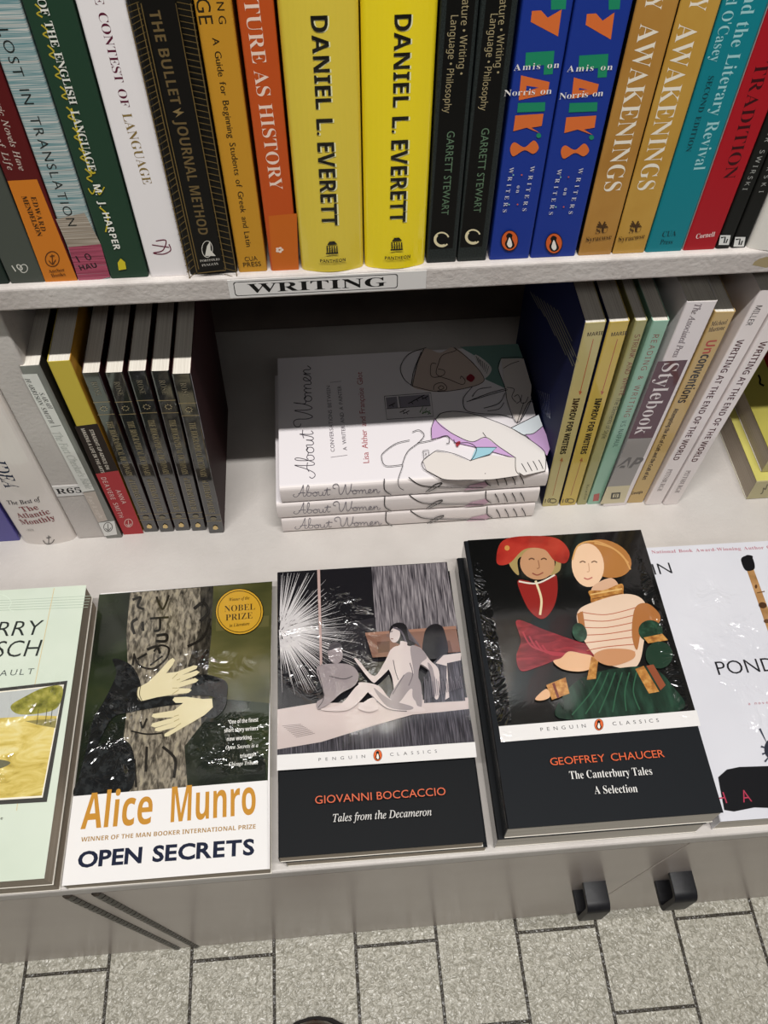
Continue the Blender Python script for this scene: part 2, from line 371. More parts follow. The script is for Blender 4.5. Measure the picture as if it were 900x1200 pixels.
# ---------------------------------------------------------------- bookcase
LEDGE_Y, SHELF_Y, SHELF_Z, BACK_Y = .1265, .379, .2405, .615
bc = thing('bookcase', 'white painted wooden bookcase with a deep lower display ledge over cabinet doors', 'bookcase', (0, .37, FLOOR_Z))
OX = Vector((0, -.37, -FLOOR_Z))
def bcpart(name, fn, bevel=.0015, parent=None):
    mb = MB(); fn(mb); mb.v = [(x + OX.x, y + OX.y, z + OX.z) for x, y, z in mb.v]
    o = mb.build(name, parent or bc, bevel); return o
bcpart('ledge_board', lambda m: m.box(-.62, .62, LEDGE_Y, BACK_Y, -.014, 0, PAINT), .002)
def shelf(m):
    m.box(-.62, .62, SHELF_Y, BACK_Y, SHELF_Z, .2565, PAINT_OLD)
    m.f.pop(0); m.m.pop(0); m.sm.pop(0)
    m.add([(-.62, SHELF_Y, SHELF_Z), (.62, SHELF_Y, SHELF_Z), (.62, BACK_Y, SHELF_Z), (-.62, BACK_Y, SHELF_Z)], [(0, 3, 2, 1)], noisy('underside darkened against bounce', ['#453a32', '#54483e'], (4, 60, 60), 4, 'matte'))  # unseen underside, coloured dark to cut bounce and deepen the shade below
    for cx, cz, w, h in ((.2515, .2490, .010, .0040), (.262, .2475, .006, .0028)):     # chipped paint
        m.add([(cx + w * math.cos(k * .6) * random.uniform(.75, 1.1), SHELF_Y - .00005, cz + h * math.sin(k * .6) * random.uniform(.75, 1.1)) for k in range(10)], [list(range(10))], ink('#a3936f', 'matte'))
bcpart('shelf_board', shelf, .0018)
bcpart('upright', lambda m: m.box(-.2083, -.1868, .388, BACK_Y, 0, SHELF_Z, PAINT))
bcpart('upright', lambda m: m.box(.47, .4915, .388, BACK_Y, 0, SHELF_Z, PAINT))
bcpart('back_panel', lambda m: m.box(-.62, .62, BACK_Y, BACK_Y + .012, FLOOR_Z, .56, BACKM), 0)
for x in (-.64, .62):
    bcpart('side_panel', lambda m: m.box(x, x + .02, .379, BACK_Y + .012, FLOOR_Z, .56, PAINT))
    bcpart('cabinet_side', lambda m: m.box(x, x + .02, LEDGE_Y + .002, .379, FLOOR_Z, 0, PAINT))
bcpart('top_board', lambda m: m.box(-.64, .64, SHELF_Y, BACK_Y + .012, .56, .576, PAINT))
# doors lean back a little towards their foot
def door(x0, x1):
    def fn(m):
        y0, y1, s = LEDGE_Y + .0005, .1415, .056 * -(FLOOR_Z + .003 + .0145)
        zt, zb = -.0145, FLOOR_Z + .003
        m.add([(x0, y0, zt), (x1, y0, zt), (x1, y1, zt), (x0, y1, zt), (x0, y0 + s, zb), (x1, y0 + s, zb), (x1, y1 + s, zb), (x0, y1 + s, zb)],
              [(0, 1, 2, 3), (4, 7, 6, 5), (0, 4, 5, 1), (1, 5, 6, 2), (2, 6, 7, 3), (3, 7, 4, 0)], DOORM)
    return bcpart('door', fn, .0008)
dl = door(-.62, -.1905); stile = door(-.1855, -.1725); stile.name = 'door_stile'
dm = door(-.1675, .2133); dr = door(.2141, .62)
def hinge(x, parent):
    """piano hinge: a barrel of knuckles down the door's edge"""
    def fn(m):
        n = 34; zt, zb = -.016, FLOOR_Z + .004
        for k in range(n):
            a, b = k / n, (k + .86) / n; r = .0038
            P = []
            for f in (a, b):
                z = zt + (zb - zt) * f; y = LEDGE_Y + .0022 + .056 * -(FLOOR_Z + .0185) * f
                P += [(x + r * math.cos(i * math.pi / 5), y + r * math.sin(i * math.pi / 5), z) for i in range(10)]
            m.add(P, [(i, (i + 1) % 10, 10 + (i + 1) % 10, 10 + i) for i in range(10)] + [list(range(10)), list(range(10, 20))], HINGE, True)
        y = LEDGE_Y + .0045
        m.add([(x - .0034, y, zt), (x + .0034, y, zt), (x + .0034, y + .0205, zb), (x - .0034, y + .0205, zb)], [(0, 1, 2, 3)], HINGE)
    return bcpart('hinge', fn, 0, parent)
hinge(-.188, dl); hinge(-.170, dm)
def handle(x0, x1, zt, parent):
    """bent strip pull: out from the door, down, and back in, open at the sides"""
    zb, yb, dep, th, R = zt - .045, .1370, .024, .0044, .0075
    def loop(off, R):
        y0 = yb - dep + off; P = [(yb + .006, zt - off)]
        for k in range(6): a = k * math.pi / 10; P.append((y0 + R - R * math.sin(a), zt - off - R + R * math.cos(a)))
        for k in range(6): a = k * math.pi / 10; P.append((y0 + R - R * math.cos(a), zb + off + R - R * math.sin(a)))
        P.append((yb + .006, zb + off)); return P
    o, i = loop(0, R), loop(th, R - th * .8); n = len(o)
    def fn(m):
        for k in range(n - 1):
            for A, B in ((o, 0), (i, 1)):
                q = [(x0, *A[k]), (x1, *A[k]), (x1, *A[k+1]), (x0, *A[k+1])]
                m.add(q, [(0, 1, 2, 3)], RUBBER, True)
            for x in (x0, x1): m.add([(x, *o[k]), (x, *o[k+1]), (x, *i[k+1]), (x, *i[k])], [(0, 1, 2, 3)], RUBBER)
    h = bcpart('handle', fn, .0006, parent); h['label'] = 'black bent pull handle'
handle(.1718, .1902, -.156, dm); handle(.2375, .2556, -.142, dr)

# ---------------------------------------------------------------- shelf labels
def label_card(name, label, loc, w, h, fn, r=0):
    root = thing(name, label, 'label', loc, (0, 0, 0)); M = Matrix.Translation(loc); mb = MB()
    mb.box(-w / 2, w / 2, -.0004, 0, -h / 2, h / 2, ink('#dcd9d6', 'satin')); mb.build('card', root)
    m2 = MB(); fn(Canvas(m2, M, (0, -.0004, 0), (1, 0, 0), (0, 0, 1), (0, -1, 0), 'satin')); m2.build('lettering', root)
def writing(c):
    w, h, r = .0455, .0050, .0016; P = []
    for cx, cz, a0 in ((w - r, h - r, 0), (-w + r, h - r, 90), (-w + r, -h + r, 180), (w - r, -h + r, 270)):
        for k in range(5): a = math.radians(a0 + k * 22.5); P.append((cx + r * math.cos(a), cz + r * math.sin(a)))
    P.append(P[0]); uv = []
    dx = -.0065
    for i, p in enumerate(P):
        q = Vector(p); q2 = q * 1; q2 = Vector((p[0] - .00045 * (1 if p[0] > 0 else -1), p[1] - .00045 * (1 if p[1] > 0 else -1)))
        uv += [(q.x + dx, q.y), (q2.x + dx, q2.y)]
    c.put(uv, [(2*i, 2*i+1, 2*i+3, 2*i+2) for i in range(len(P) - 1)], '#1a1a1a')
    vs, fs = glyphs('WRITING', 'sb'); x0 = min(v[0] for v in vs); x1 = max(v[0] for v in vs); L, H = .077, .0062
    c.put([(-L / 2 + dx + .0005 + (x - x0) / (x1 - x0) * L, (y / capheight('sb') - .5) * H) for x, y in vs], fs, '#0c0c0c')
label_card('shelf_label', 'white paper strip reading WRITING on the upper shelf edge', (.0005, .3789, .2489), .110, .0126, writing)
label_card('code_label', 'small white R65 sticker on the left shelf upright', (-.1970, .3879, .0635), .0205, .0125,
           lambda c: c.put(*(lambda g: ([((x - min(v[0] for v in g[0])) / (max(v[0] for v in g[0]) - min(v[0] for v in g[0])) * .0182 - .0091, (y / capheight('sb') - .5) * .0062) for x, y in g[0]], g[1]))(glyphs('R65', 'sb')), '#141414'))

# ---------------------------------------------------------------- books on the upper shelf
UZ, UY, GU = .2566, .383, 'books on the upper shelf'
z1, z2, z3 = (0, 0, 2.727), (300, 0, 2.8125), (580, 0, 2.8125)
def U(label, x0, x1, col, h=.215, **kw):
    kw.setdefault('fin', 'satin'); return uprt(label, kw.pop('group', GU), x0, x1, UY, UZ, h, col, **kw)

b = U('dark green spine at the far left end of the upper shelf', -190, -171.6, '#1d2a24'); b.done()
b = U('grey olive paperback spine left of the maroon and orange book', -171.2, -152.4, '#4a4f48', .175); c = b.spine(z1)
c.text('10', (42, 858), (70, 852), 22, '#d8d6cc', 'n'); c.ell(76, 858, 12, 13, '#d8d6cc', ring=2.5); b.done()
b = U('maroon paperback with an orange lower spine, between grey olive and striped books', -152, -135.2, '#5a1416', .195); c = b.spine(z1)
c.poly([(24, 578), (118, 573), (252, 905), (150, 912)], '#cf7a22')
c.text('Classic Novels Have', (-24, 275), (72, 545), 19, '#cfc0b4', 'i'); c.text('ut of Life', (-20, 400), (36, 543), 19, '#cfc0b4', 'i')
c.text('EDWARD', (106, 628), (140, 738), 15, '#3a2410', 'sb'); c.text('MENDELSON', (76, 626), (128, 754), 15, '#3a2410', 'sb')
c.ell(167, 827, 22, 24, '#5a3010', ring=3); c.stroke([(166, 812), (168, 842)], 3, '#5a3010'); c.stroke([(156, 832), (168, 843), (178, 829)], 3, '#5a3010', True); c.stroke([(159, 818), (174, 816)], 3, '#5a3010')
c.text('Anchor', (155, 866), (206, 860), 10, '#5a3010', 'sb'); c.text('Books', (164, 880), (208, 874), 10, '#5a3010', 'sb'); b.done()
STR = noisy('teal and grey striped print', ['#3f6f7a', '#c3c8c4', '#5d8c92', '#d3d2cc', '#7a7f7c'], (9, 9, 900), 2, 'gloss', pos=[.32, .42, .5, .58, .68])
STR2 = noisy('brown striped print', ['#5d5044', '#bdb2a4', '#7a6a58', '#cfc8bc'], (9, 9, 900), 2, 'gloss')
STR3 = noisy('red striped print', ['#6d1f33', '#b8546e', '#7d2740', '#c98a9a'], (9, 9, 900), 2, 'gloss')
b = U('teal and grey striped paperback spine with red stripes at its foot', -134.8, -118, STR, .175); c = b.spine(z1)
c.poly([(178, 700), (270, 680), (322, 780), (218, 790)], STR2); c.poly([(218, 790), (322, 780), (352, 885), (255, 908)], STR3)
c.text('LOST IN TRANSLATION', (8, 92), (232, 722), 29, '#232826', 'gl'); c.text('10', (246, 828), (290, 818), 24, '#2a1620', 'n'); c.text('HAU', (254, 856), (308, 846), 16, '#2a1620', 'nb'); b.done()
b = U('dark green spine with white lettering over yellow swashes', -117.5, -96.9, '#24402f', .225, fin='satin'); c = b.spine(z1)
for k in range(9):
    f = k / 8; x, y = 128 + 160 * f, 25 + 525 * f; c.stroke([(x - 16, y - 12), (x + 4, y + 8), (x - 10, y + 18), (x + 8, y + 30)], 5, '#b9a634', True)
c.stroke([(228, 345), (262, 470), (290, 545), (305, 550)], 6, '#c4b02c', True)
c.text('OF THE ENGLISH', (130, -8), (236, 332), 24, '#e6e6dc', 'sb'); c.text('LANGUAGE', (238, 352), (296, 545), 25, '#e6e6dc', 'sb')
c.stroke([(282, 600), (296, 618), (308, 596), (318, 620), (334, 596)], 4, '#c4b02c', True); c.stroke([(318, 660), (345, 690), (338, 740)], 5, '#c4b02c', True)
c.text('M. J. HARPER', (308, 588), (376, 796), 21, '#f0efe6', 'nb'); c.poly([(376, 838), (386, 824), (400, 836), (404, 858), (380, 862)], '#d2c22a'); b.done()
b = U('white spine with maroon and olive serif lettering, left of the black book', -96, -75.6, '#f3eeee', .225); c = b.spine(z1)
c.text('THE CONTEST OF', (292, -95), (402, 342), 27, '#5d1a33', 's'); c.text('LANGUAGE', (404, 362), (472, 588), 28, '#8c7440', 's')
c.stroke([(498, 770), (530, 768), (520, 800), (490, 808), (520, 812), (545, 800), (540, 780)], 3.5, '#6a1736', True); c.stroke([(486, 782), (540, 790)], 3, '#6a1736'); b.done()
b = U('black spine ruled with fine gold lines, between white and ochre books', -74.6, -48.6, '#15130f', .225); c = b.spine(z1)
gold = '#6d5a34'
for f in range(46):
    t = f / 45; y = -10 + 900 * t
    xl = 402 + 205 * t; xr = 560 + 160 * t; x2 = 614 + 146 * t; xm = 440 + 190 * t
    c.stroke([(xl, y + 10), (xl + (xm - xl) * .98, y - 8 + 4 * math.sin(f))], 2.2, gold); c.stroke([(xr + 2, y - 4), (x2 - 2, y + 6)], 2.2, gold)
for q in ([(405, 0), (608, 880)], [(440, 0), (630, 860)], [(452, 0), (636, 850)], [(562, 0), (722, 850)], [(610, 0), (758, 875)], [(632, 862), (722, 852)]): c.stroke(q, 3, gold)
c.poly([(456, -20), (558, -20), (716, 846), (640, 856)], '#100e0c')
c.text('THE BULLET', (494, 22), (564, 322), 33, '#6a5838', 'nb'); c.poly([(552, 346), (580, 332), (572, 344), (590, 346), (562, 364), (570, 352)], '#85714a'); c.text('JOURNAL METHOD', (578, 372), (652, 738), 32, '#6a5838', 'nb')
c.poly([(656, 806), (662, 775), (672, 758), (674, 788), (690, 806)], '#dad6cc'); c.ell(663, 784, 17, 26, '#dad6cc', ring=2); c.text('PORTFOLIO', (640, 822), (702, 816), 7, '#cfcac0', 's'); c.text('PENGUIN', (646, 836), (698, 830), 7, '#cfcac0', 's'); b.done()
b = U('ochre paperback spine with a small black subtitle, next to the orange book', -48, -32.2, '#c68f2a', .225); c = b.spine(z1)
c.text('LANGUAGE', (590, -330), (660, 78), 46, '#2a2214', 'g'); c.text('LEARNING', (672, -230), (712, 76), 24, '#2a2214', 'g'); c.text('A Guide for Beginning Students of Greek and Latin', (688, 120), (796, 788), 19, '#2a2214', 'g')
c.text('CUA', (782, 828), (822, 824), 14, '#3a2c14', 'g'); c.text('PRESS', (777, 846), (834, 842), 14, '#3a2c14', 'g'); b.done()
b = U('orange paperback spine with pale serif capitals', -30.4, -14.8, '#c2521f', .225); c = b.spine(z1)
c.poly([(858, 690), (948, 682), (955, 872), (872, 878)], '#c9671f'); c.text('LITERATURE AS HISTORY', (757, -330), (884, 606), 45, '#f2d6c4', 's')
for a in range(5): c.ell(893 + 8 * math.cos(a * 1.26), 798 + 6 * math.sin(a * 1.26), 5, 4, '#f0d9c8')
b.done()
def everett(x0, x1, col, label, p0, p1, logo, pan):
    b = U(label, x0, x1, col, .24, sag=.0035, hard=True, name='hardcover_book', fin='film', r=.002, group='yellow hardcovers on the upper shelf'); c = b.spine(z2)
    for dx, dy, cc in ((5, 3, '#f4f0c0'), (0, 0, '#191710')):
        for t, f0, f1 in (('DANIEL', 0, .445), ('L.', .492, .568), ('EVERETT', .605, 1)):
            L = lambda f: (p0[0] + (p1[0] - p0[0]) * f + dx, p0[1] + (p1[1] - p0[1]) * f + dy)
            c.text(t, L(f0), L(f1), 54, cc, 'nb')
    x, y = logo; k = '#191710'
    c.poly([(x - 16, y - 12), (x - 8, y - 24), (x + 8, y - 25), (x + 18, y - 14)], k)
    for q in range(5): c.stroke([(x - 16 + q * 8, y - 10), (x - 15 + q * 8, y + 12)], 4, k)
    c.stroke([(x - 20, y + 15), (x + 20, y + 13)], 5, k); c.text('PANTHEON', pan, (pan[0] + 84, pan[1] - 4), 10, k, 'nb'); b.done()
everett(-13.6, 20.9, '#e3ca44', 'yellow hardcover with worn film and black block lettering, beside the orange book', (207, 48), (243, 738), (250, 815), (211, 855))
everett(21.4, 54.8, '#f5dc20', 'bright yellow hardcover with black block lettering, beside the black paperbacks', (484, 44), (466, 728), (463, 803), (424, 845))
CHK = noisy('black woven print', ['#1a1e1d', '#2e3534'], (1500, 1500, 1500), 1, 'satin')
def stewart(x0, x1, label, a, g, l1, l2, nm, rg):
    b = U(label, x0, x1, CHK, .215, fin='satin', group='black literary paperbacks on the upper shelf'); c = b.spine(z2)
    c.poly(a, '#0b0b0a'); c.text('Literature • Writing •', (l1[0], l1[1] - 78), (l1[2], l1[3]), 24, '#a69873', 'n'); c.text('Language • Philosophy', l2[:2], l2[2:], 23, '#a69873', 'n')
    c.text('GARRETT STEWART', nm[:2], nm[2:], 24, '#5f7a60', 'g'); x, y = rg
    c.stroke([(x + 24 * math.cos(math.radians(q)), y + 23 * math.sin(math.radians(q))) for q in range(40, 345, 12)], 5, '#e4d8b0'); c.stroke([(x + 21 * math.cos(math.radians(q)), y + 20 * math.sin(math.radians(q))) for q in range(60, 240, 12)], 7, '#e4d8b0'); b.done()
stewart(55.6, 72.4, 'black paperback with a cream ring near its foot, touching the yellow hardcover', [(632, -30), (726, -30), (648, 818), (572, 822)], 0, (697, 0, 677, 246), (655, 50, 630, 372), (643, 432, 622, 708), (612, 789))
stewart(72.8, 89.3, 'black paperback with a cream ring near its foot, touching the blue book', [(762, -30), (848, -30), (745, 812), (672, 816)], 0, (822, 0, 798, 242), (786, 45, 749, 364), (757, 422, 728, 700), (715, 780))
def fair(x0, x1, label, P):
    b = U(label, x0, x1, '#1c3791', .215, group='blue paperbacks with orange and green capitals'); c = b.spine(z3); o, g = '#de7136', '#1f8a63'
    (tx, tw), (yx0, yx1, yy0, yy1), (f0, f1, fy0, fy1), (a0, a1, ay0, ay1), (i0, i1, iy0, iy1), (r0, r1, ry0, ry1), (s0, s1, sy0, sy1) = P
    c.poly([(tx, -20), (tx + tw, -20), (tx + tw - 4, 30), (tx, 32)], g)
    c.poly([(yx0, yy0), (yx0 + 30, yy0 - 2), (yx0 + 52, yy0 + 22), (yx1, yy0 - 5), (yx1 - 12, yy1), (yx0 - 4, yy0 + 36)], o)
    c.poly([(f0, fy0 + 3), (f1, fy0 - 3), (f1 - 6, fy1), (f1 - 36, fy1 + 2), (f1 - 34, fy1 - 30), (f0 - 3, fy0 + 50)], g)
    c.poly([(a0 + 2, ay0), (a1, ay0 + 22), (a1 - 6, ay1 - 20), (a0 - 6, ay1)], o); c.poly([(a0 + 20, ay0 + 34), (a1 - 36, ay0 + 40), (a0 + 18, ay1 - 30)], '#1c3791')
    c.poly([(i0, iy0 + 3), (i1, iy0), (i1 - 2, iy1 - 2), (i0 - 3, iy1 + 2)], g)
    c.poly([(r0 + 3, ry0 + 4), (r1, ry0 - 2), (r1 - 6, ry0 + 38), (r1 - 40, ry0 + 44), (r1 - 12, ry1 - 4), (r0 + 40, ry0 + 44), (r0 - 4, ry1 - 10)], o)
    c.ell(r1 - 16, ry1 + 4, 8, 8, g); mx = (s0 + s1) / 2; my = (sy0 + sy1) / 2
    c.poly([(s0, my), (s0 + 14, sy0 + 6), (mx, my - 4), (s1 - 16, sy0), (s1, my - 2), (s1 - 18, sy1 - 8), (mx, my + 6), (s0 + 10, sy1)], o, True)
    return b, c
b, c = fair(90.9, 113.4, 'blue paperback with orange and green capitals, left of the identical pair', [(185, 52), (122, 220, 36, 120), (102, 196, 170, 244), (84, 180, 248, 330), (76, 166, 336, 368), (64, 160, 376, 442), (50, 144, 462, 514)])
c.text('Amis on', (62, 222), (212, 212), 20, '#f1ede8', 's'); c.text('Norris on', (30, 306), (187, 298), 20, '#f1ede8', 's')
c.text('WRITERS', (124, 546), (96, 694), 13, '#d6d4da', 's'); c.text('WRITERS', (55, 550), (31, 698), 13, '#d6d4da', 's'); c.text('on', (79, 610), (75, 634), 13, '#d6d4da', 's')
for q, col in ((88, '#d8622d'), (60, '#8fc5b0')): c.ell(q, 575, 2.5, 2.5, col); c.ell(q - 14, 672, 2.5, 2.5, col)
c.penguin(48, 791, 26, 32, 4); b.done()
b, c = fair(114, 139.6, 'blue paperback with orange and green capitals, right one of the identical pair', [(375, 40), (303, 394, 46, 130), (278, 374, 180, 254), (258, 342, 255, 326), (246, 338, 336, 368), (232, 334, 382, 448), (217, 310, 472, 522)])
c.text('Amis on', (238, 226), (388, 219), 20, '#f1ede8', 's'); c.text('Norris on', (212, 316), (357, 305), 20, '#f1ede8', 's')
c.text('WRITERS', (284, 552), (248, 704), 13, '#d6d4da', 's'); c.text('WRITERS', (213, 556), (183, 706), 13, '#d6d4da', 's'); c.text('on', (235, 618), (230, 642), 13, '#d6d4da', 's')
for q, col in ((242, '#d8622d'), (216, '#8fc5b0')): c.ell(q, 582, 2.5, 2.5, col); c.ell(q - 16, 680, 2.5, 2.5, col)
c.penguin(194, 800, 26, 32, 4); b.done()
TAN = noisy('brown gold print', ['#a9762f', '#b5833a', '#bb8b42'], (40, 40, 25), 3, 'film')
TAN2 = noisy('bright gold print', ['#b98a33', '#c39640', '#c99e48'], (40, 40, 25), 3, 'gloss')
def awak(x0, x1, mat, label, y, a, logo, syr):
    b = U(label, x0, x1, mat, .225, group='gold paperbacks with white capitals on the upper shelf', fin='gloss', left='#14100a'); c = b.spine(z3)
    c.text('EARLY', y[:2], y[2:], 56, '#f3ead8', 's'); c.text('AWAKENINGS', a[:2], a[2:], 57, '#f3ead8', 's'); k = '#4a2e10'; x, yy = logo
    c.stroke([(x, yy + 14), (x, yy - 10)], 3, k)
    for s in (-1, 1):
        for q in range(3): c.stroke([(x, yy - 4), (x + s * (10 + 4 * q), yy - 22 + 8 * q)], 5, k)
    c.text('SU', (x - 20, yy + 8), (x + 20, yy + 4), 18, k, 's'); c.text('Syracuse', syr[:2], syr[2:], 15, k, 's'); b.done()
awak(141, 160.2, TAN, 'brown gold paperback with white capitals, beside the blue book', (570, -230, 519, 34), (512, 76, 384, 630), (353, 752), (300, 789, 384, 778))
awak(160.5, 179.1, TAN2, 'bright gold paperback with white capitals, beside the teal book', (735, -200, 664, 36), (640, 76, 494, 626), (463, 750), (407, 788, 494, 776))
b = U('teal paperback spine with pale blue serif lettering', 179.4, 200.6, '#0f7f8b', .225); c = b.spine(z3)
c.text('and the Literary Revival', (862, -60), (672, 560), 38, '#9fd0d2', 's'); c.text('and O\'Casey', (800, -66), (724, 204), 33, '#9fd0d2', 's'); c.text('SECOND EDITION', (714, 250), (636, 500), 16, '#123f48', 's')
c.text('CUA', (552, 772), (598, 768), 17, '#0e3e46', 's'); c.text('Press', (545, 797), (586, 796), 15, '#0e3e46', 's'); b.done()
b = U('red paperback spine with dark serif capitals, between teal and black books', 201, 219.7, '#ab1622', .225, left='#d8d0cc'); c = b.spine(z3)
c.text('TRADITION', (884, 205), (770, 590), 38, '#3b0b12', 's'); c.text('Cornell', (663, 779), (725, 771), 15, '#f0d8d4', 'sb'); b.done()
def swirski(x0, x1, label, a, lg, t='PETER SWIRSKI'):
    b = U(label, x0, x1, '#161715', .215, group='thin black paperbacks on the upper shelf'); c = b.spine(z3); c.text(t, a[:2], a[2:], 14, '#a8a9a4', 'n'); x, y = lg
    c.poly([(x - 20, y + 16), (x - 14, y - 16), (x + 20, y - 16), (x + 14, y + 16)], '#e4e4e0'); c.stroke([(x - 12, y - 8), (x + 2, y - 10), (x - 2, y + 10)], 5, '#151515'); c.stroke([(x + 4, y + 10), (x + 10, y - 4)], 4, '#151515'); b.done()
swirski(220, 228.2, 'thin black paperback beside the red book', (940, 370, 823, 626), (757, 791))
swirski(228.6, 237.6, 'thin black paperback beside the white hardcover', (990, 300, 877, 634), (806, 797))
b = U('white hardcover with a rounded spine at the right end of the upper shelf', 238, 268, '#e6e2da', .24, sag=.004, hard=True, name='hardcover_book', r=.002, fin='film'); b.done()

# ---------------------------------------------------------------- books on the lower shelf, left
GL = 'books standing on the lower shelf'
y4, y6 = (0, 330, 3), (600, 310, 3)
def Lw(label, x0, x1, y, h, col, **kw): return uprt(label, kw.pop('group', GL), x0, x1, y, 0, h, col, **kw)
b = Lw('purple spine at the left edge of the lower shelf', -276, -253.6, .390, .20, '#4a4590'); b.done()
IV = noisy('ivory jacket print', ['#dad2cc', '#e2dad4'], (20, 20, 20), 3, 'film')
b = Lw('thick ivory hardcover with navy and maroon lettering, beside the R65 upright', -251.5, -209.3, .3885, .235, IV, sag=.004, hard=True, name='hardcover_book', r=.004); c = b.spine(y4)
c.text('IDEA', (-12, 622), (44, 722), 46, '#1d2a44', 'bi'); c.text('The Best of', (25, 778), (142, 763), 15, '#2a2428', 'bi'); c.text('The', (72, 798), (132, 789), 18, '#7d2a30', 'sb'); c.text('Atlantic', (58, 822), (172, 808), 18, '#7d2a30', 'sb'); c.text('Monthly', (70, 845), (190, 829), 18, '#7d2a30', 'sb')
k = '#4a4644'; c.stroke([(172, 888), (172, 916)], 2.5, k); c.stroke([(152, 905), (160, 915), (172, 918), (184, 913), (192, 902)], 2.5, k, True); c.stroke([(164, 896), (180, 894)], 2.5, k); c.text('A MODERN', (92, 872), (120, 868), 5, k, 's'); c.text('HOUGHTON', (136, 928), (218, 920), 5, k, 's'); b.done()
b = Lw('slim grey paperback with a white title band, against the left upright', -186.4, -173.6, .3865, .191, '#74756f', lean=-1.0, fin='film', right='#2c2a26'); c = b.spine(y4)
c.poly([(75, 326), (130, 324), (332, 733), (288, 740)], '#dcdcd6'); c.text('SARAH', (144, 390), (180, 448), 14, '#4a4a48', 'bi'); c.text('HARRISON SMITH', (94, 340), (184, 500), 14, '#4a4a48', 'bi'); c.stroke([(178, 510), (214, 505)], 2, '#6a6a66')
c.text("The Fact Checker's Bible", (196, 528), (316, 728), 24, '#b4b6b0', 'i')
c.poly([(292, 742), (334, 736), (378, 838), (345, 846)], '#b9ada2'); c.text('Fact it right', (312, 752), (358, 832), 14, '#d8cfc6', 'i'); c.poly([(346, 847), (402, 840), (412, 888), (368, 894)], '#dcdcd8')
c.ell(380, 862, 15, 16, '#3a3a38', ring=2.5); c.stroke([(379, 850), (381, 874)], 2.5, '#3a3a38'); c.stroke([(371, 866), (381, 874), (390, 864)], 2.5, '#3a3a38', True); b.done()
b = Lw('yellow topped paperback with black and red lower spine, left of the dark matching set', -172.0, -157.9, .3892, .191, '#c9b447', lean=-.4, fin='matte', right='#b9862c'); c = b.spine(y4)
c.poly([(262, 509), (342, 499), (416, 664), (336, 676)], '#2d2420'); c.poly([(336, 676), (416, 664), (505, 884), (438, 895)], '#ae3c40')
c.text('STRAIGHT-UP ADVICE ON', (320, 520), (380, 660), 12, '#cfc6ba', 'nb'); c.text('MAKING A LIFE IN THE ARTS', (290, 516), (362, 672), 12, '#cfc6ba', 'nb'); c.text('ANNA', (414, 732), (438, 780), 15, '#e8cfc8', 'n'); c.text('DEAVERE SMITH', (363, 688), (428, 828), 15, '#e8cfc8', 'n')
c.ell(452, 848, 14, 14, '#e0c4bc', ring=2); c.stroke([(451, 838), (453, 858)], 2.5, '#e0c4bc'); c.stroke([(444, 852), (453, 858), (461, 850)], 2.5, '#e0c4bc', True); b.done()
DK = noisy('charcoal cloth print', ['#141516', '#191b1b'], (60, 60, 30), 3, 'slick')
where = ['leftmost of the five, touching the red based book', 'second of the five from the left', 'middle one of the five', 'second of the five from the right', 'rightmost of the five, facing the empty space']
for i, (x0, x1, y, lean) in enumerate([(-157.0, -145.6, .3902, .25), (-144.6, -133.2, .3893, .9), (-132.4, -120.6, .3895, 1.45), (-119.4, -107.6, .3884, 1.9), (-105.8, -93.7, .3850, 1.8)]):
    b = Lw('charcoal paperback with gold bands, ' + where[i], x0, x1, y, .1785, DK, lean=lean, right='#321618', left='#321618', d=.130, group='matching charcoal paperbacks with gold bands')
    c = b.spine(); c.zoom = None; w = (x1 - x0) / 2000 - .0003; g = '#8a7a58'
    for v in (.1515, .1395, .0245, .0165): c.uvpoly([(-w, v), (w, v), (w, v + .0007), (-w, v + .0007)], g)
    def lt(t, v0, v1, hh, font, col):
        vs, fs = glyphs(t, font); X0 = min(p[0] for p in vs); X1 = max(p[0] for p in vs); cap = capheight(font)
        c.put([((yy / cap - .5) * hh, v0 + (v1 - v0) * (xx - X0) / (X1 - X0)) for xx, yy in vs], fs, col)
    lt('ROSE', .171, .158, .0036, 's', '#77705e'); lt('THE BIOGRAPHICAL DICTIONARY', .133, .073, .0042, 's', '#9a8d6c'); lt('of LITERARY FAILURE', .069, .028, .0042, 's', '#9a8d6c')
    for q in range(8):
        a = q * math.pi / 4; c.uvpoly([(.0016 * math.cos(a) + .0006 * math.cos(a + 1.57), .146 + .0016 * math.sin(a) + .0006 * math.sin(a + 1.57)), (.0028 * math.cos(a), .146 + .0028 * math.sin(a)), (.0016 * math.cos(a) + .0006 * math.cos(a - 1.57), .146 + .0016 * math.sin(a) + .0006 * math.sin(a - 1.57))], '#a89a78')
    c.uvpoly([(.0024 * math.cos(q * .7), .0205 + .0024 * math.sin(q * .7)) for q in range(9)], '#6f654c')
    c.uvpoly([(-.002, .006), (-.0017, .0092), (0, .0112), (.0018, .0096), (.002, .0066), (.0003, .0052)], '#d6b878'); b.done()

